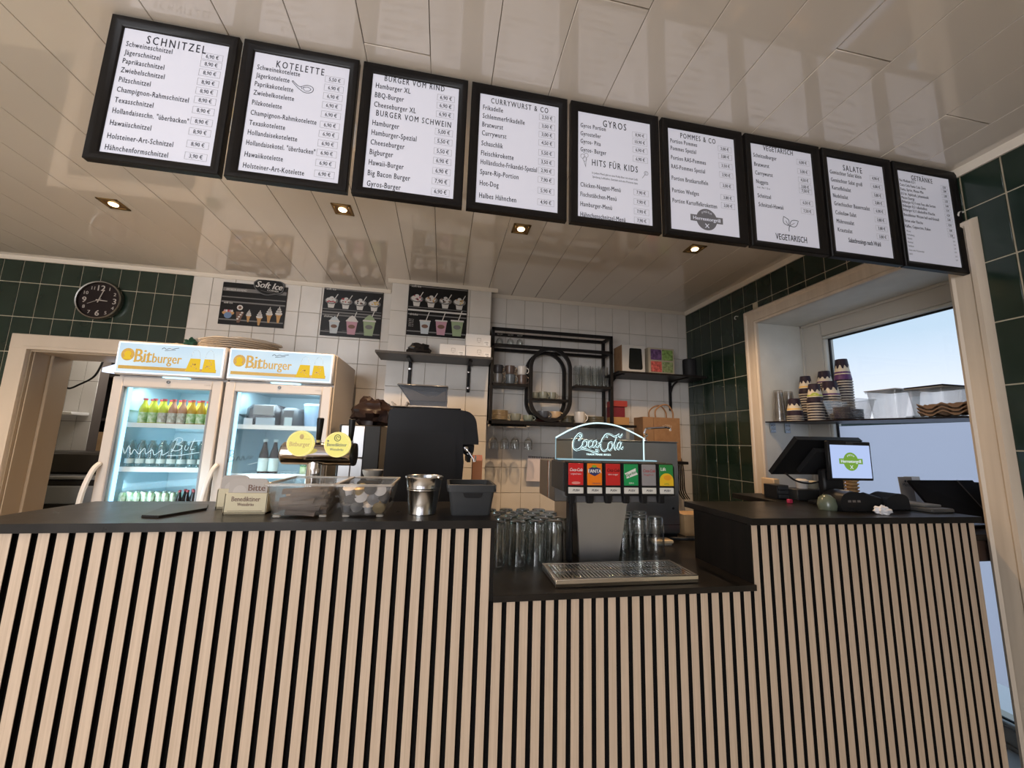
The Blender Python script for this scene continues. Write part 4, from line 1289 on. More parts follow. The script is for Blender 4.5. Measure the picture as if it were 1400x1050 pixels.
for ci, (x0, x1) in enumerate(((-1.915, -1.330), (-1.322, -0.705))):
    YF = 2.60
    who = 'doorway' if ci == 0 else 'coffee machine'
    lab = 'drinks cooler next to the kitchen doorway, filled with yellow juice bottles' if ci == 0 else 'drinks cooler next to the coffee machine, holding two dark bottles'
    t = thing('drinks_cooler', 'tall white lit ' + lab, 'refrigerator', ((x0 + x1) / 2, 2.9, 0), 'lit drinks coolers')
    b = B()
    b.box(x0, x0 + .035, YF + .05, 3.19, 0.02, 1.95, .004); b.box(x1 - .035, x1, YF + .05, 3.19, 0.02, 1.95, .004)
    b.box(x0 + .035, x1 - .035, 3.15, 3.19, 0.02, 1.95); b.box(x0 + .035, x1 - .035, YF + .05, 3.15, 1.71, 1.95); b.box(x0 + .035, x1 - .035, YF + .05, 3.15, 0.02, 0.30)
    obj('cabinet', b, M_fridge, t)
    b = B()
    b.box(x0 + .036, x0 + .046, YF + .055, 3.149, .301, 1.709); b.box(x1 - .046, x1 - .036, YF + .055, 3.149, .301, 1.709)
    b.box(x0 + .046, x1 - .046, 3.139, 3.149, .301, 1.709); b.box(x0 + .046, x1 - .046, YF + .055, 3.139, 1.699, 1.709); b.box(x0 + .046, x1 - .046, YF + .055, 3.139, .301, .311)
    ln = obj('liner', b, M_liner, t)
    b = B()
    for zz in range(12):
        b.box(x0 + .046, x0 + .052, YF + .08, 3.10, .50 + zz * .095, .508 + zz * .095)
        b.box(x1 - .052, x1 - .046, YF + .08, 3.10, .50 + zz * .095, .508 + zz * .095)
    rb = obj('ribs', b, M_liner, ln); rb['kind'] = 'stuff'
    # sign box
    sg = obj('sign_box', B().box(x0 + .002, x1 - .002, YF - .005, YF + .10, 1.748, 1.948, .008), M_fridge, t)
    obj('sign_face', B().box(x0 + .016, x1 - .016, YF - .009, YF - .004, 1.764, 1.936, .002), M_sign, sg)
    b = B()
    for q in ((x0 + .012, x1 - .012, 1.758, 1.764), (x0 + .012, x1 - .012, 1.936, 1.941), (x0 + .012, x0 + .017, 1.760, 1.940), (x1 - .017, x1 - .012, 1.760, 1.940)):
        b.box(q[0], q[1], YF - .011, YF - .004, q[2], q[3])
    obj('sign_rim', b, M_signrim, sg)
    b = B()
    bit_sign(b, x0 + .016, x1 - .016, 1.764, 1.936, YF - .0098)
    so = obj('lettering', b, None, sg, smooth=False, fix=False); so['kind'] = 'stuff'
    obj('under_sign_lamp', B().box(x0 + .25, x1 - .20, YF + .01, YF + .04, 1.741, 1.746), M_led, t)
    # door
    fw = .060
    zt, zb = 1.736, 0.34
    b = B()
    b.box(x0 + .004, x0 + fw, YF, YF + .045, zb, zt, .006); b.box(x1 - fw, x1 - .004, YF, YF + .045, zb, zt, .006)
    b.box(x0 + fw - .004, x1 - fw + .004, YF, YF + .045, zt - .060, zt, .006); b.box(x0 + fw - .004, x1 - fw + .004, YF, YF + .045, zb, zb + .060, .006)
    dr = obj('door', b, M_fridge, t)
    obj('pane', B().box(x0 + fw - .005, x1 - fw + .005, YF + .018, YF + .022, zb + .05, zt - .055), M_fpane, dr)
    obj('lock', B().lathe([(0, -.006), (.009, -.005), (.010, 0)], ((x0 + x1) / 2, YF, zt - .022), 14, axis='y'), P('lock_grey', (0.14, 0.14, 0.14), .4, .8), dr)
    bt = B()
    put_text(bt, 'COOL', x1 - .10, zt - .035, YF - .0006, .013, P('grey_print', (0.3, 0.28, 0.27), .5))
    so = obj('maker_mark', bt, None, dr, smooth=False, fix=False); so['kind'] = 'stuff'
    b = B()
    for q in ((x0 + fw - .002, x0 + fw + .008), (x1 - fw - .008, x1 - fw + .002)):
        b.box(q[0], q[1], YF + .002, YF + .016, zb + .05, zt - .055)
    obj('gasket', b, P('door_gasket', (0.22, 0.23, 0.25), .5), dr)
    hx = x0 - .010 if ci == 0 else x0 - .012
    hp = spline([(x0 + .020, YF - .002, 1.235), (x0 + .012, YF - .028, 1.20), (x0 - .004, YF - .045, 1.10), (x0 - .010, YF - .048, 0.98), (x0 + .0, YF - .040, .80), (x0 + .018, YF - .002, .74)], 5)
    obj('handle', B().tube(hp, .014, 8, up=(1, 0, 0), ry=.011), P('handle_enamel', (0.66, 0.62, 0.58), .3), dr)
    # light strip up the hinge side
    ledx = x0 + .052
    obj('light_strip', B().box(ledx, ledx + .012, YF + .060, YF + .075, .35, 1.69), M_led, t)
    light('cooler_lamp', 'AREA', ((x0 + x1) / 2, YF + .14, 1.688), 2.8, (0.74, 0.92, 1.0), x1 - x0 - .16, .12, target=((x0 + x1) / 2, 2.9, 0.9))
    light('cooler_lamp', 'AREA', (x0 + .075, YF + .11, 1.1), 3.6, (0.66, 0.90, 1.0), 1.1, .04, target=(x1, YF + .45, 1.1))
    shz = (1.455, 1.195, 0.900) if ci == 0 else (1.465, 1.165, 0.900)
    for zz in shz:
        b = B()
        b.box(x0 + .052, x1 - .052, YF + .075, YF + .082, zz - .012, zz + .016)
        for q in range(14):
            xx = x0 + .060 + q * (x1 - x0 - .12) / 13
            b.box(xx - .0015, xx + .0015, YF + .082, 3.10, zz - .004, zz)
        for yy_ in (YF + .2, YF + .35, YF + .5):
            b.box(x0 + .052, x1 - .052, yy_, yy_ + .004, zz - .010, zz - .004)
        obj('shelf', b, M_wire, t, label='white wire shelf')

x0, x1 = -1.915, -1.330
for r_ in range(2):
    for q in range(8):
        xx = x0 + .115 + q * .052
        g_ = (M_juice, M_juice, M_juice, M_juice3, M_juice3, M_juice2, M_juice2, M_juice)[q] if r_ == 0 else M_juice
        bottle('juice_bottle', ('front' if r_ == 0 else 'second') + ' row juice bottle with red cap on the upper cooler shelf', 'bottle', (xx, YF + .115 + r_ * .06, 1.456), .165, .0235, g_, M_capr, M_labg if (q not in (3, 4, 2)) else M_labw, ('front' if r_ == 0 else 'second') + ' row of juice bottles')
first = None
for r_ in range(2):
    for q in range(8):
        xx = x0 + .085 + q * .055 + r_ * .01
        loc = (xx, YF + .115 + r_ * .065, 1.196)
        gb = B().lathe([(a_, b_ * .9) for a_, b_ in [(.018, 0), (.023, .01), (.024, .06), (.020, .085), (.024, .12), (.022, .155), (.013, .175), (.013, .190), (.0115, .190), (.0115, .175), (.020, .155), (.022, .12), (.018, .085), (.022, .06), (.021, .012), (0, .006)]], loc, 12)
        gl_ = thing('glass_bottle', 'clear ribbed glass bottle in the ' + ('front' if r_ == 0 else 'second') + ' row on the middle cooler shelf', 'bottle', loc, ('front' if r_ == 0 else 'second') + ' row of clear bottles')
        obj('body', gb, M_gclear, gl_)
        obj('label', B().lathe([(.0245, .035), (.0245, .062)], loc, 12, cap=False), M_labs, gl_)
for r_ in range(2):
    for q in range(12):
        xx = x0 + .085 + q * .037
        loc = (xx, YF + .105 + r_ * .05 + (q % 2) * .008, .901)
        if q < 8:
            c_ = thing('drink_can', ('front' if r_ == 0 else 'second') + ' row green and silver can on the low cooler shelf', 'can', loc, ('front' if r_ == 0 else 'second') + ' row of green cans')
            obj('body', B().lathe([(.012, 0), (.0165, .008), (.0165, .150), (.012, .160)], loc, 12), M_can, c_)
            obj('lid', B().lathe([(.0125, .160), (.013, .163), (0, .162)], loc, 12), M_steel, c_)
        else:
            bottle('cola_bottle', ('front' if r_ == 0 else 'second') + ' row small dark bottle on the low cooler shelf', 'bottle', loc, .175, .0165, M_brownb, M_capr, M_labw, ('front' if r_ == 0 else 'second') + ' row of dark bottles')
# second cooler contents
x0, x1 = -1.322, -0.705
t = thing('plastic_bag_pack', 'dark shrink-wrapped pack with white papers on the upper cooler shelf', 'pack', (-1.15, YF + .25, 1.466))
obj('wrap', B().box(x0 + .075, x0 + .275, YF + .12, YF + .42, 1.467, 1.615, .03), P('shrink_dark', (0.035, 0.032, 0.036), .25, spec=.4), t)
obj('paper', B().box(x0 + .13, x0 + .250, YF + .105, YF + .119, 1.545, 1.608, .002), P('dim_paper', (0.34, 0.33, 0.32), .6), t)
b = B(); b.box(x0 + .085, x0 + .135, YF + .100, YF + .104, 1.477, 1.522)
obj('tag', b, M_white, t, label='white square code tag')
obj('label', B().box(x0 + .15, x0 + .26, YF + .108, YF + .119, 1.477, 1.528, .002), P('label_ice', (0.42, 0.50, 0.55), .4), t)
t = thing('grey_tub', 'grey plastic tub between the packs on the upper cooler shelf', 'tub', (-.985, YF + .25, 1.451))
obj('body', B().box(x0 + .285, x0 + .385, YF + .12, YF + .40, 1.467, 1.60, .02), M_contents, t)
obj('label', B().box(x0 + .315, x0 + .36, YF + .115, YF + .119, 1.475, 1.535), M_labs, t)
t = thing('clear_bucket', 'blue-white translucent bucket on the upper cooler shelf', 'bucket', (-.86, YF + .25, 1.451))
obj('body', B().lathe([(.068, 0), (.080, .150)], (x0 + .475, YF + .22, 1.467), 24), P('bucket_blue', (0.32, 0.46, 0.62), .25), t)
obj('lid', B().lathe([(.083, .150), (.083, .165), (0, .168)], (x0 + .475, YF + .22, 1.467), 24), P('lid_pale', (0.60, 0.66, 0.70), .35), t)
for q, xx in enumerate((x0 + .215, x0 + .275)):
    bottle('beer_bottle', ('first' if q == 0 else 'second') + ' of two dark bottles with silver labels on the middle cooler shelf', 'bottle', (xx, YF + .13, 1.166), .225, .028, M_brownb, M_labs, M_labs, 'two dark bottles in the cooler', neck=.5)
bottle('small_bottle', 'small green bottle behind the beer tap in the cooler', 'bottle', (x0 + .46, YF + .14, 1.166), .12, .028, P('bottle_green', (0.06, 0.20, 0.08), .2), M_labs, M_labg, None)

# handwriting etched on both panes
for ci, (sx0, sz, s) in enumerate(((-1.56, 1.335, 1.0), (-1.255, 1.280, .9))):
    b = B()
    y_ = YF + .0165
    if ci == 0:
        S = [[(0, -.03), (.012, .0), (.022, .045)], [(0, .03), (.02, .052), (.046, .048), (.045, .028), (.020, .014), (.046, .008), (.048, -.012), (.020, -.024), (.004, -.018)],
             [(.07, .010), (.066, -.012), (.078, -.018), (.086, .0)], [(.112, .05), (.098, .0), (.100, -.016), (.118, -.010)], [(.078, .028), (.145, .040)], [(-.02, -.052), (.05, -.048), (.145, -.030)],
             [(-.26, -.05), (-.25, -.01), (-.235, -.045), (-.22, .0), (-.205, -.05), (-.19, -.02), (-.165, -.045), (-.14, -.012), (-.13, -.045), (-.10, -.02), (-.085, -.05), (-.05, -.02), (-.045, -.05), (-.015, -.03)]]
    else:
        S = [[(0, -.03), (.006, .0), (.010, .045)], [(-.012, .035), (.016, .048), (.032, .030), (.010, .010), (.034, .0), (.030, -.020), (0, -.030)],
             [(.05, -.02), (.06, .008), (.075, -.02), (.09, .012), (.10, -.018), (.125, .015), (.13, -.01), (.15, .02)], [(.125, -.045), (.19, -.028), (.25, -.012)]]
    for st in S:
        stroke(b, [(sx0 + p[0] * s, sz + p[1] * s) for p in spline(st, 4)], .0016 if ci == 0 else .0013, y_, M_sig if ci == 0 or st is S[-1] else M_dark)
    pt = bpy.data.objects['drinks_cooler' if ci == 0 else 'drinks_cooler.001']
    dpane = [c for d_ in pt.children if d_.name.startswith('door') for c in [d_]][0]
    so = obj('handwriting', b, None, dpane, label='scrawled writing etched on the pane')
    so['kind'] = 'stuff'

# wrapped plates on top of the first cooler
t = thing('plate_stack', 'stack of film-wrapped platters lying on the first cooler', 'platters', (-1.42, 2.95, 1.951))
for q in range(5):
    obj('platter', B().lathe([(.10, .0), (.20, .010), (.245 - .004 * q, .018), (.245 - .004 * q, .021), (.19, .013), (0, .006)], (-1.40 + .01 * (q % 2), 2.90, 1.952 + .014 * q), 30), M_clearrim, t)
w_ = lump((-1.40, 2.90, 1.956 + .066), (.245, .16, .028), 8.1, amp=.10, freq=3)
obj('wrap', w_, M_clearrim, t)
solo('wrapped_roll', lump((-1.78, 2.9, 1.951), (.10, .08, .034), 5.2, amp=.2), M_clearrim, 'crinkled clear film bundle beside the platters on the first cooler', 'bundle')
solo('green_cloth', lump((-1.945, 3.29, 2.055), (.04, .048, .045), 2.2, amp=.3), P('green_cloth', (0.02, 0.10, 0.06), .6), 'small green cloth caught between cooler top and green tiles', 'cloth')
solo('cooler_hinge', B().box(-1.09, -1.03, 2.66, 2.69, 1.951, 1.962, .003), M_bplast, 'small black hinge cover on the second cooler top', 'hinge cover')

# ------------------------------------------------------------------ coffee machine and its neighbours
t = thing('coffee_machine', 'big black coffee machine seen from the side, with steam spout', 'coffee machine', (-.05, 2.4, .956))
xa, xb, xt = -.300, .205, .180
poly = spline([(.095, 1.590), (.150, 1.578), (.185, 1.540), (.198, 1.475), (.206, 1.415)], 4)
body = [(-.300, .962), (-.298, 1.30), (-.294, 1.560), (-.286, 1.577), (-.270, 1.586), (-.1, 1.592)] + poly + [(.206, 1.398), (.150, 1.398), (.118, 1.396), (.128, 1.30), (.118, 1.10), (.120, .962)]
obj('housing', B().prism(body, 2.20, 2.62), P('machine_black', (0.013, 0.0135, 0.016), .42), t)
side = [(-.29, 1.46), (-.29, .99), (.060, .99), (.082, 1.10), (.084, 1.30), (.078, 1.445), (.060, 1.460)]
obj('side_panel', B().prism(side, 2.196, 2.2), P('machine_panel', (0.016, 0.0165, 0.019), .5), t)
obj('seam', B().box(.122, .126, 2.1985, 2.2, 1.40, 1.588), M_bplast, t)
obj('top_plate', B().box(-.292, .10, 2.22, 2.60, 1.592, 1.600, .003), M_bplast, t)
b = B()
b.prism([(.128, 1.396), (.190, 1.396), (.188, 1.36), (.172, 1.318), (.170, 1.295), (.152, 1.295), (.150, 1.33), (.128, 1.345)], 2.28, 2.50)
obj('group_head', b, M_bplast, t)
b = B()
b.tube([(.135, 2.26, 1.378), (.150, 2.25, 1.362), (.185, 2.25, 1.315), (.188, 2.25, 1.300)], .005, 8)
b.tube([(.140, 2.255, 1.350), (.155, 2.25, 1.342), (.172, 2.25, 1.348)], .003, 6)
b.lathe([(0, -.010), (.014, -.008), (.014, .0)], (.140, 2.26, 1.372), 14, axis='y')
b.tube([(.198, 2.25, 1.335), (.196, 2.25, 1.300)], .005, 8)
obj('steam_wand', b, M_chrome, t)
for xx in (-.27, .095):
    obj('foot', B().lathe([(.018, 0), (.018, .03)], (xx, 2.25, .956), 14), M_steel, t)
# bean hopper
t = thing('bean_hopper', 'grey translucent bean hopper on top of the coffee machine', 'hopper', (-.14, 2.40, 1.600))
M_hop = thin_glass('hopper_plastic', (0.40, 0.42, 0.45), .25, .08, .5, .45, (0.15, 0.155, 0.17))
obj('funnel', B().prism([(-.265, 1.725), (-.200, 1.640), (-.190, 1.612), (.020, 1.612), (.022, 1.640), (.016, 1.725)], 2.30, 2.52), M_hop, t)
obj('lid', B().box(-.272, .022, 2.29, 2.53, 1.725, 1.737, .005), P('hopper_lid', (0.08, 0.08, 0.085), .3), t)
obj('beans', B().prism([(-.185, 1.705), (-.255, 1.722), (-.195, 1.643), (.012, 1.643), (.008, 1.71), (-.05, 1.668), (-.09, 1.665)], 2.296, 2.2995), P('hopper_dark_grey', (0.07, 0.07, 0.078), .4), t)  # flat dark grey shape across the hopper front
obj('clip', B().box(-.205, .026, 2.29, 2.52, 1.601, 1.612, .003), P('hopper_clip', (0.35, 0.35, 0.36), .35), t)
solo('hopper_tray', B().prism([(-.300, 1.630), (-.285, 1.601), (-.215, 1.601), (-.205, 1.634), (-.213, 1.634), (-.222, 1.608), (-.280, 1.608), (-.292, 1.632)], 2.30, 2.50), M_clearrim, 'small clear tray beside the bean hopper', 'tray')
# steel-fronted urn behind
t = thing('hot_water_unit', 'black cabinet with two brushed steel front panels beside the cooler', 'appliance', (-.50, 2.6, .956))
obj('body', B().box(-.62, -.375, 2.52, 2.95, .956, 1.497, .006), P('unit_black', (0.02, 0.019, 0.018), .4), t)
for q in ((-.605, -.560), (-.535, -.490)):
    for z_ in ((1.30, 1.490), (.98, 1.292)):
        obj('front_panel', B().box(q[0], q[1] + .02, 2.512, 2.52, z_[0], z_[1], .002), P('panel_steel', (0.42, 0.42, 0.43), .4, .85), t)
solo('dark_bag', lump((-.455, 2.66, 1.4975), (.125, .11, .105), 6.4, amp=.22), P('brown_film', (0.022, 0.012, 0.010), .28), 'crumpled dark brown bag lying on the steel-fronted unit', 'bag')
solo('small_bowl', B().lathe([(.03, 0), (.052, .035), (.056, .055), (.053, .055), (.048, .035), (0, .008)], (-.365, 2.28, 1.190), 24), P('bowl_grey', (0.42, 0.40, 0.37), .35), 'small grey bowl behind the clear bins', 'bowl')
solo('bowl_riser', B().box(-.43, -.31, 2.20, 2.36, .956, 1.189, .005), M_bplast, 'black riser block under the small grey bowl', 'block')
# brick-red hanging tag / milk carton by the pillar
t = thing('milk_carton', 'small reddish gable carton behind the grey basket', 'carton', (.245, 2.5, 1.0))
obj('box', B().box(.200, .262, 2.48, 2.54, .956, 1.295, .002), P('carton_tan', (0.42, 0.20, 0.11), .6), t)
obj('gable', B().prism([(2.48, 1.296), (2.54, 1.296), (2.512, 1.330), (2.508, 1.330)], .200, .262, 'x'), P('carton_red', (0.24, 0.03, 0.02), .5), t)
# ------------------------------------------------------------------ things on the long bar top
ZB = 1.1865


def taper_bin(b, x0, x1, y0, y1, z0, z1, ins, th, rim, mat):
    """open-topped tapered bin with a rolled rim"""
    def ring(z, d):
        r = .012
        pts = []
        for (cx, cy, a0) in ((x1 - d - r, y1 - d - r, 0), (x0 + d + r, y1 - d - r, 90), (x0 + d + r, y0 + d + r, 180), (x1 - d - r, y0 + d + r, 270)):
            for k in range(4):
                a = math.radians(a0 + k * 30)
                pts.append((cx + r * math.cos(a), cy + r * math.sin(a), z))
        return pts
    rings = [ring(z0, ins), ring(z1 - rim, 0.002), ring(z1 - rim, -0.004), ring(z1, -0.004), ring(z1, th), ring(z0 + th, ins + th)]
    n = len(rings[0])
    vs = [v for r in rings for v in r]
    fs = [tuple(range(n))[::-1]]
    for i in range(len(rings) - 1):
        for k in range(n):
            k2 = (k + 1) % n
            fs.append((i * n + k, i * n + k2, (i + 1) * n + k2, (i + 1) * n + k))
    fs.append(tuple((len(rings) - 1) * n + k for k in range(n)))
    b.add(vs, fs, mat)
    return b


for bi, (x0, x1) in enumerate(((-.484, -.300), (-.296, -.140))):
    t = thing('clear_bin', 'clear plastic bin ' + ('full of brown wooden cutlery sachets' if bi == 0 else 'full of coffee creamer capsules'), 'bin', ((x0 + x1) / 2, 1.36, ZB), 'clear bins on the bar')
    obj('tub', taper_bin(B(), x0, x1, 1.225, 1.46, ZB + .006, ZB + .096, .016, .003, .006, None), M_clear, t)
    b = B()
    for q in ((x0 - .003, x1 + .003, 1.221, 1.227), (x0 - .003, x1 + .003, 1.458, 1.464)):
        b.box(q[0], q[1], q[2], q[3], ZB + .0905, ZB + .0975, .0015)
    for q in (x0 - .003, x1 - .003):
        b.box(q, q + .006, 1.221, 1.464, ZB + .0905, ZB + .0975, .0015)
    obj('rim', b, M_clearrim, t)
    for xx in (x0 + .030, x1 - .030):
        for yy_ in (1.25, 1.435):
            obj('foot', B().box(xx - .010, xx + .010, yy_ - .006, yy_ + .006, ZB, ZB + .007, .002), M_clearrim, t)
rnd = random.Random(4)
M_sach = P('sachet_brown', (0.10, 0.07, 0.055), .6)
M_sach2 = P('sachet_grey', (0.16, 0.13, 0.11), .6)
M_wood = P('wood_stick', (0.45, 0.30, 0.18), .6)
for q in range(44):
    yy_ = 1.258 + (q % 8) * .022 + rnd.uniform(0, .006)
    lvl = q // 8
    L = rnd.uniform(.05, .062)
    cxx = -.392 + rnd.uniform(-.018, .018)
    zz = ZB + .010 + lvl * .011 + .003 * (q % 3)
    a = rnd.uniform(-.35, .75) if lvl > 1 else rnd.uniform(-.1, .2)
    L *= .95
    dz = math.sin(a) * L * .8
    yw = rnd.uniform(-.02, .02)
    zl = max(ZB + .012, zz - dz * .38)
    b = B().tube([(cxx - L * .95, yy_ - yw, zl if dz > 0 else zl + abs(dz) * .6), (cxx + L * .95, yy_ + yw, zl + dz * .8 if dz > 0 else zl)], .0095, 4, up=(0, .6, .8), ry=.0025)
    solo('wooden_cutlery', b, (M_sach, M_sach2, M_wood)[0 if q % 4 < 2 else (1 if q % 7 else 2)], 'brown paper sachet lying in the first clear bin', 'sachet', 'sachets in the clear bin', smooth=False)
M_cap1 = P('capsule_dark', (0.035, 0.04, 0.05), .3, spec=.5)
M_cap2 = P('capsule_white', (0.62, 0.60, 0.60), .4)
M_cap3 = P('capsule_grey', (0.13, 0.135, 0.15), .35, spec=.5)
M_cap4 = P('capsule_gold', (0.50, 0.36, 0.15), .3, .6)
caps = []
for q in range(22):
    col, row = q % 4, (q // 4) % 3
    dep = q // 12
    m_ = (M_cap2, M_cap1, M_cap3, M_cap2, M_cap1, M_cap4)[(q * 5 + 2) % 6]
    c = Vector((-.266 + col * .0310 + rnd.uniform(-.003, .003) + (.008 if row % 2 else -.002), 1.262 + dep * .045 + rnd.uniform(0, .006), ZB + .026 + row * .024 + rnd.uniform(-.002, .002)))
    rot = Matrix.Rotation(rnd.uniform(-1.6, 1.2), 4, 'X') @ Matrix.Rotation(rnd.uniform(-1.2, 1.2), 4, 'Y') @ Matrix.Rotation(math.radians(90), 4, 'X')
    p = B().lathe([(.0105, -.014), (.0135, .006), (.0185, .008), (.0185, .0095), (.009, .0100), (.004, .0115), (0, .0115)], (0, 0, 0), 14)
    b = B().add([tuple(c + (rot @ Vector(v))) for v in p.v], p.f)
    nm = {M_cap1.name: 'dark', M_cap2.name: 'white', M_cap3.name: 'grey', M_cap4.name: 'gold'}[m_.name]
    solo('creamer_capsule', b, m_, nm + ' lidded creamer capsule heaped in the second clear bin', 'capsule', nm + ' capsules in the clear bin')

# zinc bucket
t = thing('zinc_bucket', 'shiny galvanised bucket on the bar between bin and grey basket', 'bucket', (-.048, 1.30, ZB))
bc_ = (-.048, 1.30, ZB)
obj('shell', B().lathe([(.041, .004), (.0405, 0), (.044, .0), (.0445, .006), (.0430, .010), (.0512, .072), (.0532, .075), (.0522, .078), (.0540, .081), (.0530, .084), (.0565, .108), (.0595, .112), (.0600, .115), (.0585, .117), (.0560, .115), (.0552, .108), (.0500, .070), (.0420, .010), (0, .008)], bc_, 40), M_zinc, t)

# grey basket
t = thing('grey_basket', 'dark grey plastic storage basket at the bar end', 'basket', (.105, 1.34, ZB))
obj('body', taper_bin(B(), .030, .177, 1.250, 1.43, ZB, ZB + .094, .012, .004, .020, None), M_dgrey, t)
hb_ = B()
pts = [(.075, ZB + .070), (.137, ZB + .070), (.133, ZB + .058), (.126, ZB + .055), (.086, ZB + .055), (.079, ZB + .058)]
obj('handle_slot', B().prism(pts, 1.2508, 1.253), M_bplast, t)
obj('rim', B().box(.0275, .1795, 1.2485, 1.2525, ZB + .083, ZB + .096, .002), P('basket_rim', (0.07, 0.072, 0.076), .4), t)

# beer mat holders
M_cream = P('cream_card', (0.60, 0.53, 0.36), .6)
M_mat = P('mat_grey', (0.44, 0.40, 0.37), .7)
for k, (x0, x1, y0, lab) in enumerate(((-.622, -.505, 1.305, 'front beer mat holder with cream label, mats standing in it'), (-.690, -.600, 1.40, 'second beer mat holder half hidden behind the front one'))):
    t = thing('beer_mat_holder', lab, 'holder', ((x0 + x1) / 2, y0 + .03, ZB), 'beer mat holders on the bar')
    b = B()
    b.box(x0, x1, y0, y0 + .003, ZB + .001, ZB + .060, .001)
    b.box(x0, x0 + .003, y0, y0 + .055, ZB, ZB + .058); b.box(x1 - .003, x1, y0, y0 + .055, ZB, ZB + .058); b.box(x0, x1, y0, y0 + .055, ZB, ZB + .004)
    obj('tray', b, M_cream, t)
    for q in range(5):
        mx0, mx1 = x0 + .006, x1 - .006
        r_ = .014
        zt_ = ZB + .102 - q * .002
        pts = [(mx0, ZB + .006), (mx1, ZB + .006)] + arc(mx1 - r_, zt_ - r_, r_, r_, 0, 90, 5) + arc(mx0 + r_, zt_ - r_, r_, r_, 90, 180, 5)
        obj('beer_mat', B().prism(pts, y0 + .006 + q * .004, y0 + .0085 + q * .004), M_mat, t)
    b = B()
    if k == 0:
        put_text(b, 'Benediktiner', (x0 + x1) / 2, ZB + .036, y0 - .0006, .020, M_brn, 'C', width=(x1 - x0) * .66, bold=.02)
        put_text(b, 'Weissbräu', (x0 + x1) / 2, ZB + .023, y0 - .0006, .013, M_brn, 'C', width=(x1 - x0) * .38, bold=.02)
        stroke(b, [(x0 + .012, ZB + .008), (x1 - .012, ZB + .008)], .0006, y0 - .0006, M_sach)
    put_text(b, 'Bitte', x1 - .012, ZB + .066, y0 + .0054, .026, M_brn, 'R', width=.046, bold=.03)
    ar = arc(x0 + .036, ZB + .060, .019, .022, 0, 180, 10)
    flat(b, ar, y0 + .0056, P('mat_light', (0.50, 0.46, 0.43), .7))
    so = obj('lettering', b, None, t, smooth=False, fix=False); so['kind'] = 'stuff'

# flat black folder
solo('menu_folder', B().prism([(-.80, 1.262), (-.752, 1.252), (-.700, 1.375), (-.735, 1.45), (-.845, 1.452)], ZB, ZB + .006, 'z'), P('folder_black', (0.025, 0.023, 0.022), .35), 'flat black folder lying on the bar by the cooler', 'folder', smooth=False)

# beer tap
t = thing('beer_tap', 'chrome beer tap tower with two round yellow badges', 'beer tap', (-.450, 1.55, 1.18))
TY = 1.53
M_tap = P('tap_chrome', (0.60, 0.55, 0.50), .12, 1.0)
obj('column', B().lathe([(.040, 0.0), (.040, .006), (.0285, .010), (.0285, .16)], (-.447, TY, 1.187), 28), M_chrome, t)
obj('barrel', B().lathe([(0, 0), (.036, 0.002), (.041, .008), (.041, .236), (.036, .244), (0, .246)], (-.562, TY, 1.357), 32, axis='x'), M_tap, t)
obj('end_cap', B().lathe([(.0415, 0), (.0425, .006), (.040, .012), (0, .013)], (-.322, TY, 1.357), 32, axis='x'), M_bplast, t)
for q, (xx, zz) in enumerate(((-.478, 1.394), (-.358, 1.393))):
    yf = TY - .085
    obj('badge_arm', B().cyl((xx, yf + .01, zz), (xx, TY - .03, zz - .005), .008), M_tap, t)
    bdg = obj('badge', B().lathe([(0, 0), (.0415, .001), (.0440, .005), (.0440, .012), (.038, .016), (0, .016)], (xx, yf, zz), 40, axis='y'), emissive('badge_yellow', (0.95, 0.84, 0.25), 1.0) if q == 0 else MATS['badge_yellow'], t)
    b = B()
    b.lathe([(.0398, -.001), (.0425, -.001), (.0425, .001), (.0398, .001)], (xx, yf, zz), 40, P('badge_ring', (0.75, 0.60, 0.20), .4, emit=(0.8, 0.62, 0.2), estr=.5), axis='y', cap=False)
    y_ = yf - .0012
    if q == 0:
        put_text(b, 'Bitburger', xx, zz - .010, y_, .022, M_gold, 'C', width=.064, bold=.035)
        el(b, xx + .004, zz + .023, .007, .009, y_, M_gold, 12)
        put_text(b, 'Premium', xx + .018, zz + .014, y_, .007, M_gold, 'C')
    else:
        put_text(b, 'Benediktiner', xx, zz - .006, y_, .017, M_dark, 'C', width=.064, bold=.02)
        put_text(b, 'Weissbräu', xx, zz - .021, y_, .013, M_dark, 'C', width=.044, bold=.02)
        stroke(b, arc(xx, zz + .023, .010, .011, 0, 360, 16), .0012, y_, M_dark)
        stroke(b, arc(xx, zz + .023, .005, .005, 0, 300, 10), .0011, y_, M_dark)
        el(b, xx - .030, zz + .012, .003, .003, y_, M_dark, 8)
    so = obj('badge_print', b, None, bdg, smooth=False, fix=False); so['kind'] = 'stuff'
for xx in (-.452, -.340):
    hd = obj('tap_handle', B().lathe([(.007, 0), (.0085, .01), (.012, .07), (.0125, .085), (.009, .088), (0, .088)], (xx + .005, TY + .01, 1.400), 16), M_bplast, t)
    obj('collar', B().lathe([(.010, 0), (.010, .014), (.006, .016)], (xx + .005, TY + .01, 1.392), 16), M_tap, hd)

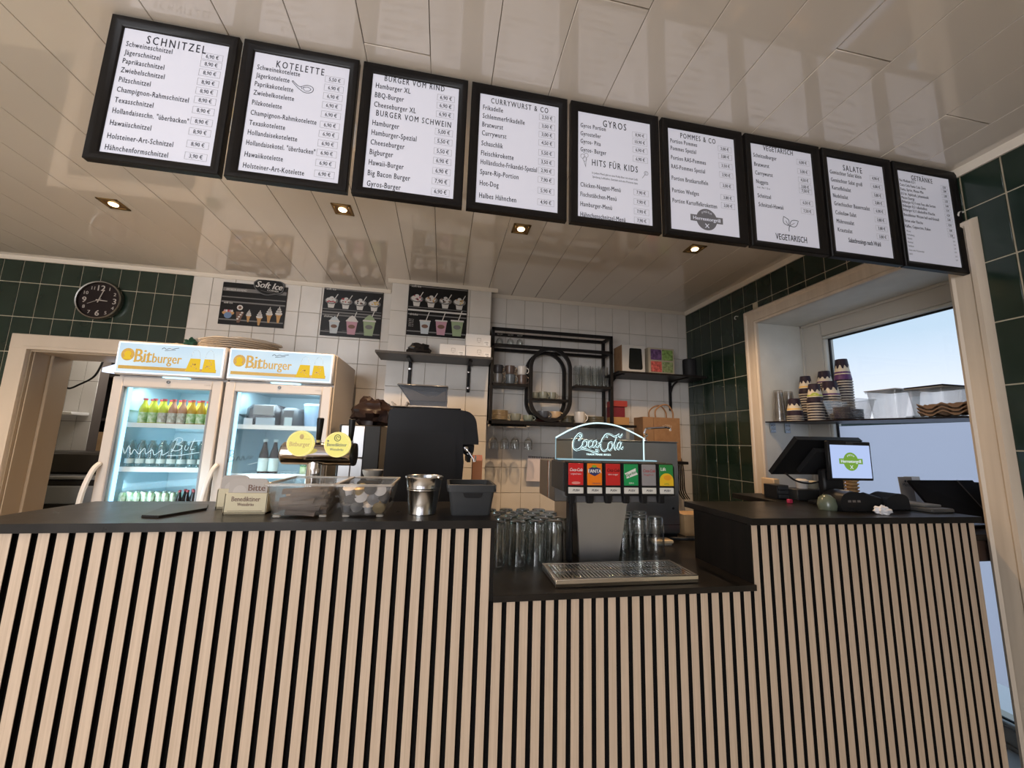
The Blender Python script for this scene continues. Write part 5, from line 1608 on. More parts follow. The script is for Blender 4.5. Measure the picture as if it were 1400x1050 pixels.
# ------------------------------------------------------------------ drinks tower on the lower worktop
ZL_ = 0.9740
t = thing('drip_tray', 'slotted stainless drip tray in front of the drinks tower', 'drip tray', (.625, 1.31, ZL_))
tx0, tx1, ty0, ty1 = .372, .866, 1.228, 1.395
obj('pan', B().box(tx0, tx1, ty0, ty1, ZL_, ZL_ + .020, .004), M_steel, t)
obj('front_band', B().box(tx0 + .001, tx1 - .001, ty0 - .002, ty0 + .002, ZL_ + .0005, ZL_ + .0245, .0015), M_chrome, t)
b = B()
b.box(tx0, tx1, ty0 + .002, ty0 + .012, ZL_ + .020, ZL_ + .0245, .001); b.box(tx0, tx1, ty1 - .010, ty1, ZL_ + .020, ZL_ + .0245, .001)
b.box(tx0, tx0 + .012, ty0 + .01, ty1 - .01, ZL_ + .020, ZL_ + .0245, .001); b.box(tx1 - .012, tx1, ty0 + .01, ty1 - .01, ZL_ + .020, ZL_ + .0245, .001)
obj('rim', b, M_steel, t)
fm = build('slat', B().box(0, .0075, 0, .066, 0, .003, .0006), M_chrome)
for r_ in range(2):
    for q in range(38):
        piece('slat', fm, t, (tx0 + .016 + q * .0123, ty0 + .013 + r_ * .0715, ZL_ + .021))
obj('cross_bar', B().box(tx0 + .01, tx1 - .01, ty0 + .0795, ty0 + .0835, ZL_ + .0205, ZL_ + .0243), M_steel, t)

t = thing('drinks_tower', 'six-valve soda dispenser tower with steel trapezoid front', 'drinks dispenser', (.62, 1.5, ZL_))
YT = 1.475
obj('front_plate', B().prism([(.542, ZL_ + .001), (.700, ZL_ + .001), (.742, 1.205), (.640, 1.200), (.528, 1.208)], YT, YT + .012), M_steelh, t)
obj('column', B().prism([(.560, ZL_), (.688, ZL_), (.715, 1.205), (.55, 1.205)], YT + .012, YT + .15), P('tower_dark', (0.05, 0.052, 0.056), .45), t)
obj('side_post', B().box(.494, .508, 1.46, 1.50, ZL_, 1.26, .003), M_bplast, t)
# head
HX0, HX1, HZ0, HZ1 = .446, .872, 1.235, 1.352
obj('head_body', B().box(HX0 + .002, HX1 - .012, 1.37, 1.55, HZ0 + .008, HZ1 + .004, .008), M_bplast2, t)
obj('head_side', B().box(.4445, HX0 + .0035, 1.385, 1.54, HZ0 + .012, HZ1, .001), P('head_grey', (0.045, 0.044, 0.043), .4), t)
obj('steel_housing', B().box(.462, .858, 1.555, 1.80, 1.185, 1.345, .004), P('housing_steel', (0.30, 0.29, 0.28), .35, .9), t)
obj('housing_edge', B().box(.4605, .4635, 1.640, 1.655, 1.187, 1.345, .001), M_chrome, t)
obj('under_tray', B().box(.50, .85, 1.40, 1.60, 1.205, HZ0 + .008, .003), P('under_grey', (0.10, 0.10, 0.105), .5), t)
cards = [((0.56, 0.020, 0.022), 'Coca-Cola', 'original taste'), ((0.80, 0.20, 0.01), 'FANTA', 'ORANGE'), ((0.50, 0.018, 0.018), 'Coca-Cola', 'zero sugar'), ((0.01, 0.28, 0.08), 'Sprite', 'ZERO'), ((0.26, 0.25, 0.26), 'Coca-Cola', 'light'), ((0.02, 0.22, 0.05), 'Lift', 'APFEL')]
pitch = (HX1 - HX0) / 6
M_lbl = P('push_label', (0.62, 0.61, 0.57), .5)
for q, (col, t1, t2) in enumerate(cards):
    xa = HX0 + pitch * q + .001
    xb = xa + pitch - .003
    vt = obj('valve', B().prism([(1.352, HZ0), (1.372, HZ0), (1.372, HZ1 + .003), (1.362, HZ1 + .001), (1.352, HZ1 - .012)], xa, xb, 'x'), M_bplast, t)
    mcol = P('card_%d' % q, col, .3)
    cz0, cz1 = HZ0 + .038, HZ1 - .002
    obj('brand_card', B().box(xa + .006, xb - .006, 1.3495, 1.3525, cz0, cz1, .001), mcol, vt, label=('red', 'orange', 'dark red', 'green', 'grey', 'green and yellow')[q] + ' flavour card')
    obj('push_button', B().box(xa + .006, xb - .006, 1.3485, 1.3525, HZ0 + .009, HZ0 + .031, .001), M_lbl, vt)
    obj('nozzle', B().lathe([(.012, 0), (.0145, .010), (.0155, .030)], ((xa + xb) / 2 - .004, 1.39, HZ0 - .030), 16), M_bplast, vt)
    obj('lever', B().box((xa + xb) / 2 - .012, (xa + xb) / 2 + .004, 1.375, 1.380, HZ0 - .028, HZ0 + .004), M_bplast, vt)
    b = B()
    y_ = 1.3491
    xm = (xa + xb) / 2
    w_ = xb - xa - .012
    cw = P('card_white', (0.75, 0.73, 0.72), .5)
    if q in (0, 2, 4):
        put_text(b, t1, xm, cz1 - .028, y_, .016, cw if q == 0 else P('card_black', (0.03, 0.01, 0.01), .5) if q == 2 else P('card_rd', (0.35, 0.02, 0.03), .5), 'C', width=w_ * .86, shear=.25, bold=.02)
        put_text(b, t2, xm, cz1 - .040, y_, .008, cw if q != 4 else MATS['card_rd'], 'C', width=w_ * .7)
        el(b, xm, cz0 + .008, w_ * .30, .005, y_, P('card_soft', (0.7, 0.25, 0.22), .5) if q == 0 else mcol, 12)
    elif q == 1:
        flat(b, [(xm - .022, cz1 - .018), (xm - .004, cz1 - .010), (xm + .022, cz1 - .018), (xm + .020, cz1 - .034), (xm, cz1 - .045), (xm - .020, cz1 - .036)], y_, P('card_navy', (0.02, 0.03, 0.12), .4))
        put_text(b, 'FANTA', xm, cz1 - .033, y_ - .0004, .018, cw, 'C', width=w_ * .88, bold=.04)
        el(b, xm - .002, cz1 - .010, .010, .005, y_ - .0002, P('card_leaf', (0.20, 0.35, 0.03), .5), 8)
        put_text(b, 'ORANGE', xm + .006, cz0 + .004, y_, .008, MATS['card_navy'], 'C')
    elif q == 3:
        MM = Matrix.Translation((xm, 0, cz1 - .034)) @ Matrix.Rotation(math.radians(-22), 4, 'Y') @ Matrix.Translation((-xm, 0, -(cz1 - .034)))
        b2 = [(xm - .024, cz1 - .044), (xm - .020, cz1 - .034), (xm - .024, cz1 - .024), (xm + .024, cz1 - .022), (xm + .020, cz1 - .034), (xm + .024, cz1 - .046)]
        b.add([MM @ Vector((p[0], y_, p[1])) for p in b2], [tuple(range(6))], cw)
        put_text(b, 'Sprite', xm, cz1 - .039, y_ - .0004, .016, P('card_grn', (0.01, 0.2, 0.05), .5), 'C', width=w_ * .7, bold=.03, M=MM)
        put_text(b, 'ZERO', xm, cz0 + .006, y_, .008, cw, 'C')
    else:
        flat(b, [(xa + .006, cz0)] + arc(xm, cz0 + .020, w_ / 2, .026, 180, 0, 12) + [(xb - .006, cz0)], y_, P('card_yel', (0.75, 0.48, 0.02), .4))
        el(b, xm + .004, cz0 + .030, .016, .010, y_ - .0003, P('card_or', (0.75, 0.32, 0.02), .4), 12)
        put_text(b, 'Lift', xa + .011, cz1 - .022, y_ - .0003, .017, cw, 'L', bold=.03)
        put_text(b, 'APFEL', xm, cz0 + .004, y_ - .0004, .008, MATS['card_grn'], 'C')
    put_text(b, 'PUSH', xm, HZ0 + .017, 1.3481, .0105, M_ink, 'C', bold=.03, shear=.2)
    so = obj('print', b, None, vt, smooth=False, fix=False); so['kind'] = 'stuff'

# edge-lit acrylic sign
t = thing('lit_acrylic_sign', 'arched clear acrylic sign with glowing script on the tower', 'sign', (.62, 1.47, 1.355))
sx0_, sx1_, sz0_ = .440, .812, 1.357
topc = spline([(sx0_, 1.441), (.50, 1.474), (.56, 1.496), (.620, 1.504), (.69, 1.497), (.75, 1.477), (sx1_, 1.449)], 5)
outl = [(sx0_, sz0_)] + topc + [(sx1_, sz0_)]
obj('sheet', B().prism(outl[::-1], 1.466, 1.471), M_acryl, t)
obj('glowing_edge', B().tube([(p[0], 1.4685, p[1]) for p in topc] + [(sx1_, 1.4685, sz0_)], .0028, 6), M_neon, t)
obj('dim_edge', B().tube([(sx0_, 1.4685, sz0_), (sx0_, 1.4685, 1.441)], .0016, 6), M_neond, t)
obj('lamp_base', B().box(.448, .862, 1.455, 1.485, 1.3565, 1.361, .001), M_neond, t)
b = B()
# hand-drawn flowing script, drawn from strokes
SX, SZ, SS = .616, 1.420, .0099
letters = [
    [(-8.3, 2.6), (-9.2, 3.3), (-10.6, 2.4), (-11.6, .2), (-11.4, -1.8), (-10.0, -2.4), (-8.4, -1.6), (-7.2, -.4)],
    [(-9.8, 3.3), (-8.6, 4.0), (-7.6, 3.4), (-8.0, 2.2), (-9.2, 1.2)],
    [(-5.9, 1.4), (-7.1, .6), (-7.2, -1.0), (-6.3, -1.4), (-5.3, -.4), (-5.4, 1.0), (-5.9, 1.4), (-4.6, 1.0)],
    [(-2.9, 1.2), (-4.0, 1.0), (-4.6, -.4), (-4.0, -1.3), (-2.8, -.8)],
    [(-.9, 1.3), (-2.2, .9), (-2.6, -.6), (-1.9, -1.2), (-.8, .0), (-.6, 1.2), (-.9, -.6), (-.3, -1.2), (.6, -.4)],
    [(-10.4, -2.6), (-7.5, -2.0), (-4.5, -2.4), (-2.6, -3.0), (-1.0, -3.2), (.0, -2.6), (-1.4, -2.2)],
    [(.2, .3), (1.4, .5)],
    [(4.3, 2.8), (3.3, 3.3), (1.9, 2.2), (1.1, .0), (1.5, -2.0), (2.9, -2.6), (4.2, -1.6)],
    [(2.6, 3.2), (4.0, 4.1), (5.8, 3.9), (7.4, 3.2), (8.8, 3.6), (9.8, 4.2)],
    [(5.9, 1.0), (4.7, .2), (4.5, -1.6), (5.4, -2.2), (6.4, -1.0), (6.4, .6), (5.9, 1.0)],
    [(6.7, -1.4), (8.4, 2.6), (8.9, 3.5), (8.2, 1.8), (7.6, -.8), (7.8, -1.9), (8.6, -1.2)],
    [(10.4, 1.0), (9.4, .6), (8.8, -.9), (9.4, -1.8), (10.3, -.6), (10.8, 1.0), (10.5, -.8), (10.9, -1.6), (11.6, -.8)],
    [(9.4, 3.8), (10.2, 3.0), (11.3, 4.3)],
]
b = B()
for st in letters:
    pts = [(SX + p[0] * SS * .92, SZ + p[1] * SS * 1.02) for p in spline(st, 5)]
    stroke(b, pts, .0034, 1.4645, M_neon, n=6)
for st in letters:
    pts = [(SX + p[0] * SS * .92, SZ + p[1] * SS * 1.02) for p in spline(st, 5)]
    stroke(b, pts, .0016, 1.4612, P('script_core', (0.03, 0.07, 0.08), .4), n=4)
so = obj('glowing_script', b, None, t); so['kind'] = 'stuff'
b = B()
put_text(b, 'TRADE MARK REGD.', .616, 1.376, 1.4640, .010, M_neon, 'C', bold=.05, width=.105)
so = obj('small_print', b, None, t, smooth=False, fix=False); so['kind'] = 'stuff'

# upturned glasses around the tower
gp = [(.0335, 0), (.0345, .0), (.0350, .004), (.0315, .110), (.0300, .142), (.0280, .152), (.0, .153), (.0, .146), (.0250, .144), (.0285, .132), (.0295, .108), (.0325, .004), (.0335, 0)]
gm = B().lathe(gp, (0, 0, 0), 20, cap=False)
# ribs near the upturned base
for q in range(20):
    a = 2 * PI * q / 20
    gm.tube([(.0322 * math.cos(a), .0322 * math.sin(a), .095), (.0305 * math.cos(a), .0305 * math.sin(a), .140)], .0012, 4)
gme = build('tumbler', gm, M_glass)
gb2 = build('tumbler_base', B().lathe([(.0, .1445), (.0285, .1445), (.0275, .1515), (0, .1525)], (0, 0, 0), 20), M_glassd)
left = [(.222 + .0735 * c + (.037 if r % 2 else 0), 1.475 + .064 * r) for r in range(5) for c in range(4) if .222 + .0735 * c + (.037 if r % 2 else 0) < (.485 if r < 1 else .52)]
right = [(.752 + .0735 * c + (.037 if r % 2 else 0), 1.545 + .064 * r) for r in range(3) for c in range(3) if not (r % 2 and c == 2)]
first = None
for grp, pts in (('left', left), ('right', right)):
    side = 'between the bar end and the drinks tower' if grp == 'left' else 'on the till side of the drinks tower'
    gn = 'tumblers by the bar end' if grp == 'left' else 'tumblers by the till side'
    for (x_, y_) in pts:
        ri = ('front', 'second', 'third', 'fourth', 'rearmost')[int(round((y_ - pts[0][1]) / .064))]
        lab = 'upturned clear tumbler in the ' + ri + ' row ' + side
        t = thing('tumbler', lab, 'glass', (x_ + rnd.uniform(-.002, .002), y_ + rnd.uniform(-.002, .002), ZL_), gn)
        for nm, me_ in (('glass', gme), ('base', gb2)):
            o = bpy.data.objects.new(nm, me_); COL.objects.link(o); o.parent = t

# steel machine behind, chrome tap, bits on the worktop
t = thing('steel_machine', 'tall brushed steel machine casing behind the drinks tower', 'appliance', (.90, 1.95, ZL_))
obj('casing', B().box(.625, 1.188, 1.81, 2.10, ZL_ + .02, 1.438, .004), M_steelh, t)
obj('top_edge', B().box(.622, 1.191, 1.807, 2.103, 1.438, 1.443, .001), M_steel, t)
obj('plinth', B().box(.632, 1.18, 1.825, 2.09, ZL_, ZL_ + .02), M_bplast, t)
obj('seam', B().box(.70, 1.187, 1.8092, 1.81, 1.035, 1.037), M_bplast, t)
obj('knob', B().lathe([(0, -.006), (.006, -.005), (.006, 0)], (1.150, 1.81, 1.115), 12, axis='y'), M_bplast, t)
t = thing('chrome_tap', 'chrome swan-neck tap rising behind the steel machine', 'tap', (1.08, 1.95, 1.4435))
b = B()
b.tube(spline([(1.085, 1.95, 1.444), (1.085, 1.95, 1.462), (1.100, 1.95, 1.475), (1.083, 1.95, 1.486), (1.090, 1.95, 1.506), (1.105, 1.95, 1.512), (1.20, 1.95, 1.520), (1.232, 1.95, 1.518), (1.240, 1.95, 1.504)], 4), .0055, 8)
obj('spout', b, M_chrome, t)
obj('base', B().lathe([(.013, 0), (.013, .008), (.008, .012)], (1.085, 1.95, 1.4435), 14), M_chrome, t)
t = thing('small_carton', 'small open cardboard box lit orange behind the lower worktop', 'box', (1.30, 1.88, ZL_))
obj('box', B().box(1.232, 1.375, 1.84, 1.95, ZL_, 1.078, .001), M_card, t)
obj('flap', B().prism([(1.232, 1.079), (1.375, 1.079), (1.375, 1.048)], 1.8365, 1.8392), P('carton_flap', (0.68, 0.42, 0.20), .7), t)
t = thing('wooden_brush', 'small pale wooden block brush lying on the worktop', 'brush', (1.02, 1.70, ZL_))
obj('block', B().box(.975, 1.065, 1.675, 1.735, ZL_ + .008, ZL_ + .022, .003), P('pale_wood', (0.62, 0.48, 0.30), .5), t)
for q in range(2):
    obj('groove', B().box(.98, 1.06, 1.690 + q * .02, 1.696 + q * .02, ZL_ + .0215, ZL_ + .0226), P('groove_brown', (0.25, 0.14, 0.06), .6), t)
obj('bristles', B().box(.982, 1.058, 1.682, 1.728, ZL_, ZL_ + .008), P('bristle_grey', (0.30, 0.28, 0.25), .8), t)
t = thing('water_hose', 'black coiled hose on the worktop beside the small carton', 'hose', (1.15, 1.72, ZL_))
obj('hose', B().tube(spline([(1.02, 1.78, .982), (1.10, 1.76, .984), (1.16, 1.73, .988), (1.19, 1.70, .995), (1.23, 1.69, .995), (1.26, 1.72, .988), (1.25, 1.76, .982), (1.20, 1.78, .982)], 5), .008, 8), M_bplast, t)
obj('coupling', B().cyl((1.205, 1.695, .990), (1.255, 1.695, 1.000), .016, 14), M_bplast, t)
obj('red_trim', B().tube([(1.21, 1.70, 1.008), (1.26, 1.75, 1.006)], .004, 6), P('hose_red', (0.5, 0.08, 0.03), .4), t)
b = B()
for q in range(4):
    x_ = 1.92 + q * .018
    b.tube(spline([(2.04 + q * .012, 3.197, 1.45), (2.05 + q * .015, 3.12, 1.25), (2.03 + q * .02, 3.10, 1.05), (2.06 + q * .02, 3.08, .975)], 4), .005, 6)
solo('hanging_cables', b, M_bplast, 'black cables hanging in the corner by the green tiles', 'cables')
t = thing('wire_calendar', 'white spiral-bound sheet hung on the tiles behind the tower', 'calendar', (.86, 3.19, 1.10))
obj('sheet', B().add([(.715, 3.188, 1.300), (1.02, 3.188, 1.290), (1.00, 3.172, 1.095), (.700, 3.166, 1.105), (.715, 3.191, 1.300), (1.02, 3.191, 1.290), (1.00, 3.175, 1.095), (.700, 3.169, 1.105)], [(0, 1, 2, 3), (7, 6, 5, 4), (0, 4, 5, 1), (1, 5, 6, 2), (2, 6, 7, 3), (3, 7, 4, 0)]), P('sheet_white', (0.66, 0.60, 0.62), .6), t)
b = B()
for q in range(20):
    b.box(.722 + q * .0152, .728 + q * .0152, 3.182, 3.194, 1.290 - q * .0005, 1.306 - q * .0005)
so = obj('binding', b, M_dgrey, t); so['kind'] = 'stuff'
# ------------------------------------------------------------------ black metal rack on the tiles
t = thing('metal_rack', 'black square-tube wall rack with an oval ring in its middle', 'rack', (.86, 3.08, 1.58))
RX0, RX1, RY0, RY1 = .362, 1.372, 2.985, 3.160
s = .0125


def sq(b, p, q):
    x0, x1 = sorted((p[0], q[0])); y0, y1 = sorted((p[1], q[1])); z0, z1 = sorted((p[2], q[2]))
    b.box(x0 - s, x1 + s, y0 - s, y1 + s, z0 - s, z1 + s, .002)


for nm, ya in (('front_frame', RY0), ('rear_frame', RY1 - .012)):
    b = B()
    sq(b, (RX0, ya, 1.568), (RX0, ya, 2.318)); sq(b, (RX1, ya, 1.568), (RX1, ya, 2.318))
    sq(b, (RX0, ya, 2.318), (RX1, ya, 2.318)); sq(b, (RX0, ya, 2.185), (RX1, ya, 2.185))
    sq(b, (RX0, ya, 1.568), (RX1, ya, 1.568))
    obj(nm, b, M_bmetal, t)
for z_ in (2.318, 2.185, 1.568):
    for xx in (RX0, RX1):
        b = B()
        sq(b, (xx, RY0, z_), (xx, RY1 - .012, z_))
        obj('cross_bar', b, M_bmetal, t)
obj('bottom_shelf', B().box(RX0, RX1, RY0, RY1 - .012, 1.5785, 1.5850), M_bmetal, t)
obj('cup_shelf', B().box(RX0, .655, RY0 - s, RY1 - .012, 1.855, 1.878, .002), M_bmetal, t, label='short shelf under the mugs')
obj('glass_shelf', B().box(1.052, RX1, RY0 - s, RY1 - .012, 1.872, 1.895, .002), M_bmetal, t, label='short shelf under the tall glasses')
obj('ring_shelf', B().box(.690, 1.000, RY0, RY1 - .012, 1.752, 1.772, .002), M_bmetal, t, label='small shelf inside the oval ring')
rc, rr_ = .845, .165
ov = []
for k in range(25):
    a = PI * k / 24
    ov.append((rc + rr_ * math.cos(a), 2.018 + rr_ * math.sin(a)))
for k in range(25):
    a = PI + PI * k / 24
    ov.append((rc + rr_ * math.cos(a), 1.762 + rr_ * math.sin(a)))
for ya in (RY0, RY1 - .012):
    obj('oval_ring', B().tube([(p[0], ya, p[1]) for p in ov], .0135, 4, closed=True, up=(0, 1, 0), square=True), M_bmetal, t)
hang = obj('glass_rail', B().tube([(.375, 3.02, 1.545), (.66, 3.02, 1.545)], .005, 8), M_bmetal, t)
for q in range(4):
    obj('rail_hook', B().box(.385 + q * .087, .395 + q * .087, 3.015, 3.025, 1.546, 1.560), M_bmetal, hang)

# stem glasses hanging upside down (foot up)
wg = B().lathe([(.030, 0), (.030, -.002), (.006, -.008), (.004, -.020), (.004, -.075), (.010, -.085), (.030, -.105), (.037, -.130), (.034, -.180), (.0325, -.180), (.0355, -.130), (.028, -.107), (0, -.092)], (0, 0, 0), 20, cap=False)
wme = build('wine_glass', wg, M_glass)
for q, xx in enumerate((.400, .490, .572, .680)):
    o = bpy.data.objects.new('wine_glass', wme); COL.objects.link(o)
    o.location = (xx, 3.03, 1.541)
    o['label'] = ['stem glass hanging nearest the pillar under the rack', 'second stem glass from the pillar under the rack', 'third stem glass from the pillar under the rack', 'stem glass hanging nearest the spiral-bound sheet'][q]; o['category'] = 'glass'; o['group'] = 'stem glasses hanging under the rack'
# small glasses hanging in the top of the rack
for q, xx in enumerate((.43, .52, .60)):
    solo('hanging_glass', B().lathe([(.024, 0), (.024, -.003), (.004, -.008), (.004, -.03), (.022, -.045), (.030, -.07), (.028, -.095), (.0265, -.095), (.028, -.07), (.02, -.047), (0, -.036)], (xx, 3.08, 2.306), 18, cap=False), M_glass, ('first', 'second', 'third')[q] + ' small stem glass from the pillar in the rack top bay', 'glass', 'small glasses in the rack top bay', origin=(xx, 3.08, 2.306))


def mug(loc, r, h, mat, lab, grp, rot=0.0, hs=1, name='mug', cat='mug', taper=1.0):
    x, y, z = loc
    t = thing(name, lab, cat, loc, grp)
    obj('bowl', B().lathe([(r * .62 * taper, 0), (r * .80 * taper, .004), (r * .95, h * .35), (r, h), (r * .92, h), (r * .87, h * .35), (r * .6 * taper, .008), (0, .007)], loc, 22), mat, t)
    a = rot
    hp = []
    for k in range(9):
        u = math.radians(80 - 160 * k / 8)
        rad = r * .90 + math.cos(u) * r * .55
        hp.append((x + hs * math.cos(a) * rad, y + math.sin(a) * rad, z + h * .5 + math.sin(u) * h * .32))
    obj('handle', B().tube(hp, r * .11, 8), mat, t)
    return t


C = lambda n, c, r=.28: P(n, c, r)
m_gr = C('mug_grey', (0.10, 0.10, 0.10)); m_bl = C('mug_slate', (0.09, 0.11, 0.13)); m_br = C('mug_brown', (0.09, 0.065, 0.055)); m_wh = C('mug_white', (0.55, 0.54, 0.52)); m_dk = C('mug_black', (0.035, 0.035, 0.04))
m_sand = C('mug_sand', (0.45, 0.36, 0.22)); m_sage = C('mug_sage', (0.22, 0.23, 0.19)); m_green = C('cup_sage', (0.23, 0.26, 0.21)); m_rust = C('saucer_rust', (0.10, 0.03, 0.025))
zz = 1.879
for q, (xx, m_, nm) in enumerate(((.425, m_gr, 'grey mug below in the pair next to the pillar'), (.525, m_bl, 'slate blue mug in the middle of the lower mugs'), (.622, m_br, 'brown mug standing below the white one'))):
    mug((xx, 3.06, zz), .043, .082, m_, nm + ', on the short shelf', 'stacked mugs on the short shelf', rot=-.5)
for q, (xx, m_, nm) in enumerate(((.423, m_dk, 'black mug stacked on the grey one'), (.520, m_br, 'dark brown mug stacked on the slate blue one'), (.620, m_wh, 'white mug stacked on top beside the oval ring'))):
    mug((xx, 3.06, zz + .0825), .041, .072, m_, nm, 'stacked mugs on the short shelf', rot=-.5)
for q, (xx, yy_) in enumerate(((.745, 3.10), (.800, 3.04), (.878, 3.06))):
    mug((xx, yy_, 1.773), .036, .058, m_sage, ('sage cup furthest inside the ring shelf', 'sage cup in the middle of the ring shelf', 'sage cup at the open end of the ring shelf')[q], 'sage cups on the ring shelf', rot=-.6, name='cup', cat='cup')
ZR = 1.5855


def stack_plates(name, lab, c, r, n, mat, dz=.010, cat='plates'):
    t = thing(name, lab, cat, c)
    for q in range(n):
        obj('plate', B().lathe([(r * .55, 0), (r * .8, .003), (r, .009), (r, .0115), (r * .78, .006), (0, .004)], (c[0], c[1], c[2] + q * dz), 26), mat, t)
    return t


stack_plates('saucer_stack', 'stack of sand-coloured saucers at the rack bottom next to the pillar', (.450, 3.07, ZR), .068, 8, m_sand)
stack_plates('saucer_stack', 'stack of olive saucers behind the white mug at the rack bottom', (1.030, 3.10, ZR), .060, 6, C('saucer_olive', (0.25, 0.22, 0.15)))
stack_plates('saucer_stack', 'stack of olive saucers at the rack bottom by the tea boxes', (1.26, 3.08, ZR), .078, 6, MATS['saucer_olive'])
stack_plates('saucer_stack', 'low stack of rust-red saucers under the oval ring', (.85, 3.07, ZR), .098, 2, m_rust)
mug((.575, 3.05, ZR), .046, .058, m_sage, 'wide grey-green cup beside the sand saucers', None, rot=PI + .4, name='cup', cat='cup')
mug((.680, 3.05, ZR), .044, .050, m_green, 'pale green cup beside the oval ring foot', None, rot=-.7, name='cup', cat='cup')
mug((.800, 3.04, ZR + .0325), .048, .055, C('cup_slate', (0.07, 0.08, 0.10)), 'dark slate cup upside inside the ring foot', None, rot=-.3, name='cup', cat='cup')
mug((.905, 3.04, ZR + .0325), .046, .055, C('cup_sand', (0.50, 0.36, 0.22)), 'sandy cup inside the ring foot', None, rot=-.4, name='cup', cat='cup')
mug((1.105, 3.02, ZR), .045, .092, m_wh, 'white mug standing alone at the rack bottom', None, rot=-.2)
tg = B().lathe([(.026, 0), (.030, .004), (.0335, .14), (.0325, .14), (.0285, .010), (0, .008)], (0, 0, 0), 20, cap=False)
tg.lathe([(0, .001), (.0262, .001), (.0272, .010), (0, .010)], (0, 0, 0), 18, M_glassd)
tall = build('tall_glass', tg, M_glass)
tall.materials.clear(); tall.materials.append(M_glass); tall.materials.append(M_glassd)
nside = 5 * 20
for i_, p_ in enumerate(tall.polygons): p_.material_index = 0 if i_ < nside else 1
for r_ in range(2):
    for q in range(4):
        o = bpy.data.objects.new('tall_glass', tall); COL.objects.link(o)
        o.location = (1.098 + q * .076 + r_ * .010, 3.03 + r_ * .075, 1.8955)
        o.scale = (1, 1, 1.22)
        o['label'] = ('first', 'second', 'third', 'last')[q] + (' tall clear glass from the oval ring, front row' if r_ == 0 else ' tall clear glass from the oval ring, rear row'); o['category'] = 'glass'; o['group'] = ('front' if r_ == 0 else 'rear') + ' row of tall glasses'

# tea boxes under the wall shelf, beside the rack
solo('tea_box', B().box(1.400, 1.512, 3.03, 3.15, 1.65, 1.738, .002), P('box_red', (0.16, 0.012, 0.02), .45), 'dark red packet standing on the yellow one beside the rack', 'box')
solo('tea_box', B().box(1.402, 1.530, 3.02, 3.15, 1.7385, 1.788, .002), P('box_red2', (0.34, 0.04, 0.03), .45), 'bright red packet with pale band lying topmost beside the rack', 'box')
solo('tea_box', B().box(1.400, 1.545, 3.02, 3.15, 1.585, 1.6495, .002), P('box_yellow', (0.40, 0.22, 0.08), .5), 'mustard packet at the base of the pile beside the rack', 'box')
solo('ledge', B().box(1.398, 1.60, 3.0, 3.19, 1.565, 1.584, .002), M_bmetal, 'small black ledge under the red and mustard packets', 'shelf')

# wall shelf with two boxes
t = thing('wall_shelf', 'black bracketed wall shelf carrying two boxes beside the green wall', 'shelf', (1.75, 3.05, 2.0))
obj('board', B().prism([(1.40, 2.90), (2.20, 2.90), (2.229, 2.93), (2.229, 3.198), (1.40, 3.198)], 2.006, 2.022, 'z'), M_bmetal, t)
for xx in (1.452, 2.04):
    b = B()
    b.box(xx - .013, xx + .013, 3.185, 3.199, 1.74, 2.005, .002); b.box(xx - .013, xx + .013, 2.93, 3.19, 1.996, 2.006, .002)
    b.tube(spline([(xx, 3.185, 1.90), (xx, 3.15, 1.96), (xx, 3.08, 1.992)], 5), .009, 6)
    obj('bracket', b, M_bmetal, t)
t = thing('speaker_box', 'kraft and white carton with a dark rounded window', 'box', (1.58, 2.99, 2.0225), 'boxes on the black wall shelf')
obj('carton', B().box(1.460, 1.668, 2.96, 3.12, 2.0225, 2.262, .002), P('box_offwhite', (0.55, 0.52, 0.47), .6), t)
obj('kraft_side', B().box(1.4575, 1.4598, 2.965, 3.115, 2.0240, 2.260), M_kraft, t)
r_ = .018
pts = arc(1.625, 2.07, r_, r_, 270, 360, 4) + arc(1.625, 2.225, .010, .010, 0, 90, 3) + arc(1.535, 2.225, .010, .010, 90, 180, 3) + arc(1.535, 2.07, r_, r_, 180, 270, 4)
obj('window', B().prism(pts, 2.957, 2.9598), P('box_window', (0.012, 0.014, 0.013), .35), t)
t = thing('tea_assortment', 'square box of teas in four colours on the wall shelf', 'box', (1.82, 2.99, 2.0225), 'boxes on the black wall shelf')
obj('carton', B().box(1.705, 1.948, 2.97, 3.08, 2.0225, 2.256, .002), P('box_tan', (0.42, 0.36, 0.26), .6), t)
for q, (xa, za, c_, nm) in enumerate(((1.725, 2.150, (0.07, 0.03, 0.09), 'purple'), (1.832, 2.150, (0.10, 0.16, 0.04), 'green'), (1.725, 2.045, (0.28, 0.05, 0.04), 'red'), (1.832, 2.045, (0.11, 0.14, 0.06), 'olive'))):
    m_ = add_noise(P('tea_' + nm, c_, .4), c_, tuple(min(1, v * 2.6 + .03) for v in c_), (60, 60, 60), 2)
    obj('packet', B().box(xa, xa + .100, 2.964, 2.9698, za, za + .092, .002), m_, t, label=nm + ' tea packet')
t = thing('black_canister', 'black cylindrical speaker standing at the shelf end by the green tiles', 'speaker', (2.10, 2.99, 2.0225))
obj('body', B().lathe([(.052, 0), (.056, .006), (.056, .150), (.050, .156), (0, .156)], (2.105, 2.99, 2.0225), 28), M_bplast2, t)
obj('button', B().lathe([(.005, .156), (.004, .160), (0, .160)], (2.10, 2.97, 2.0225), 10), M_white, t)

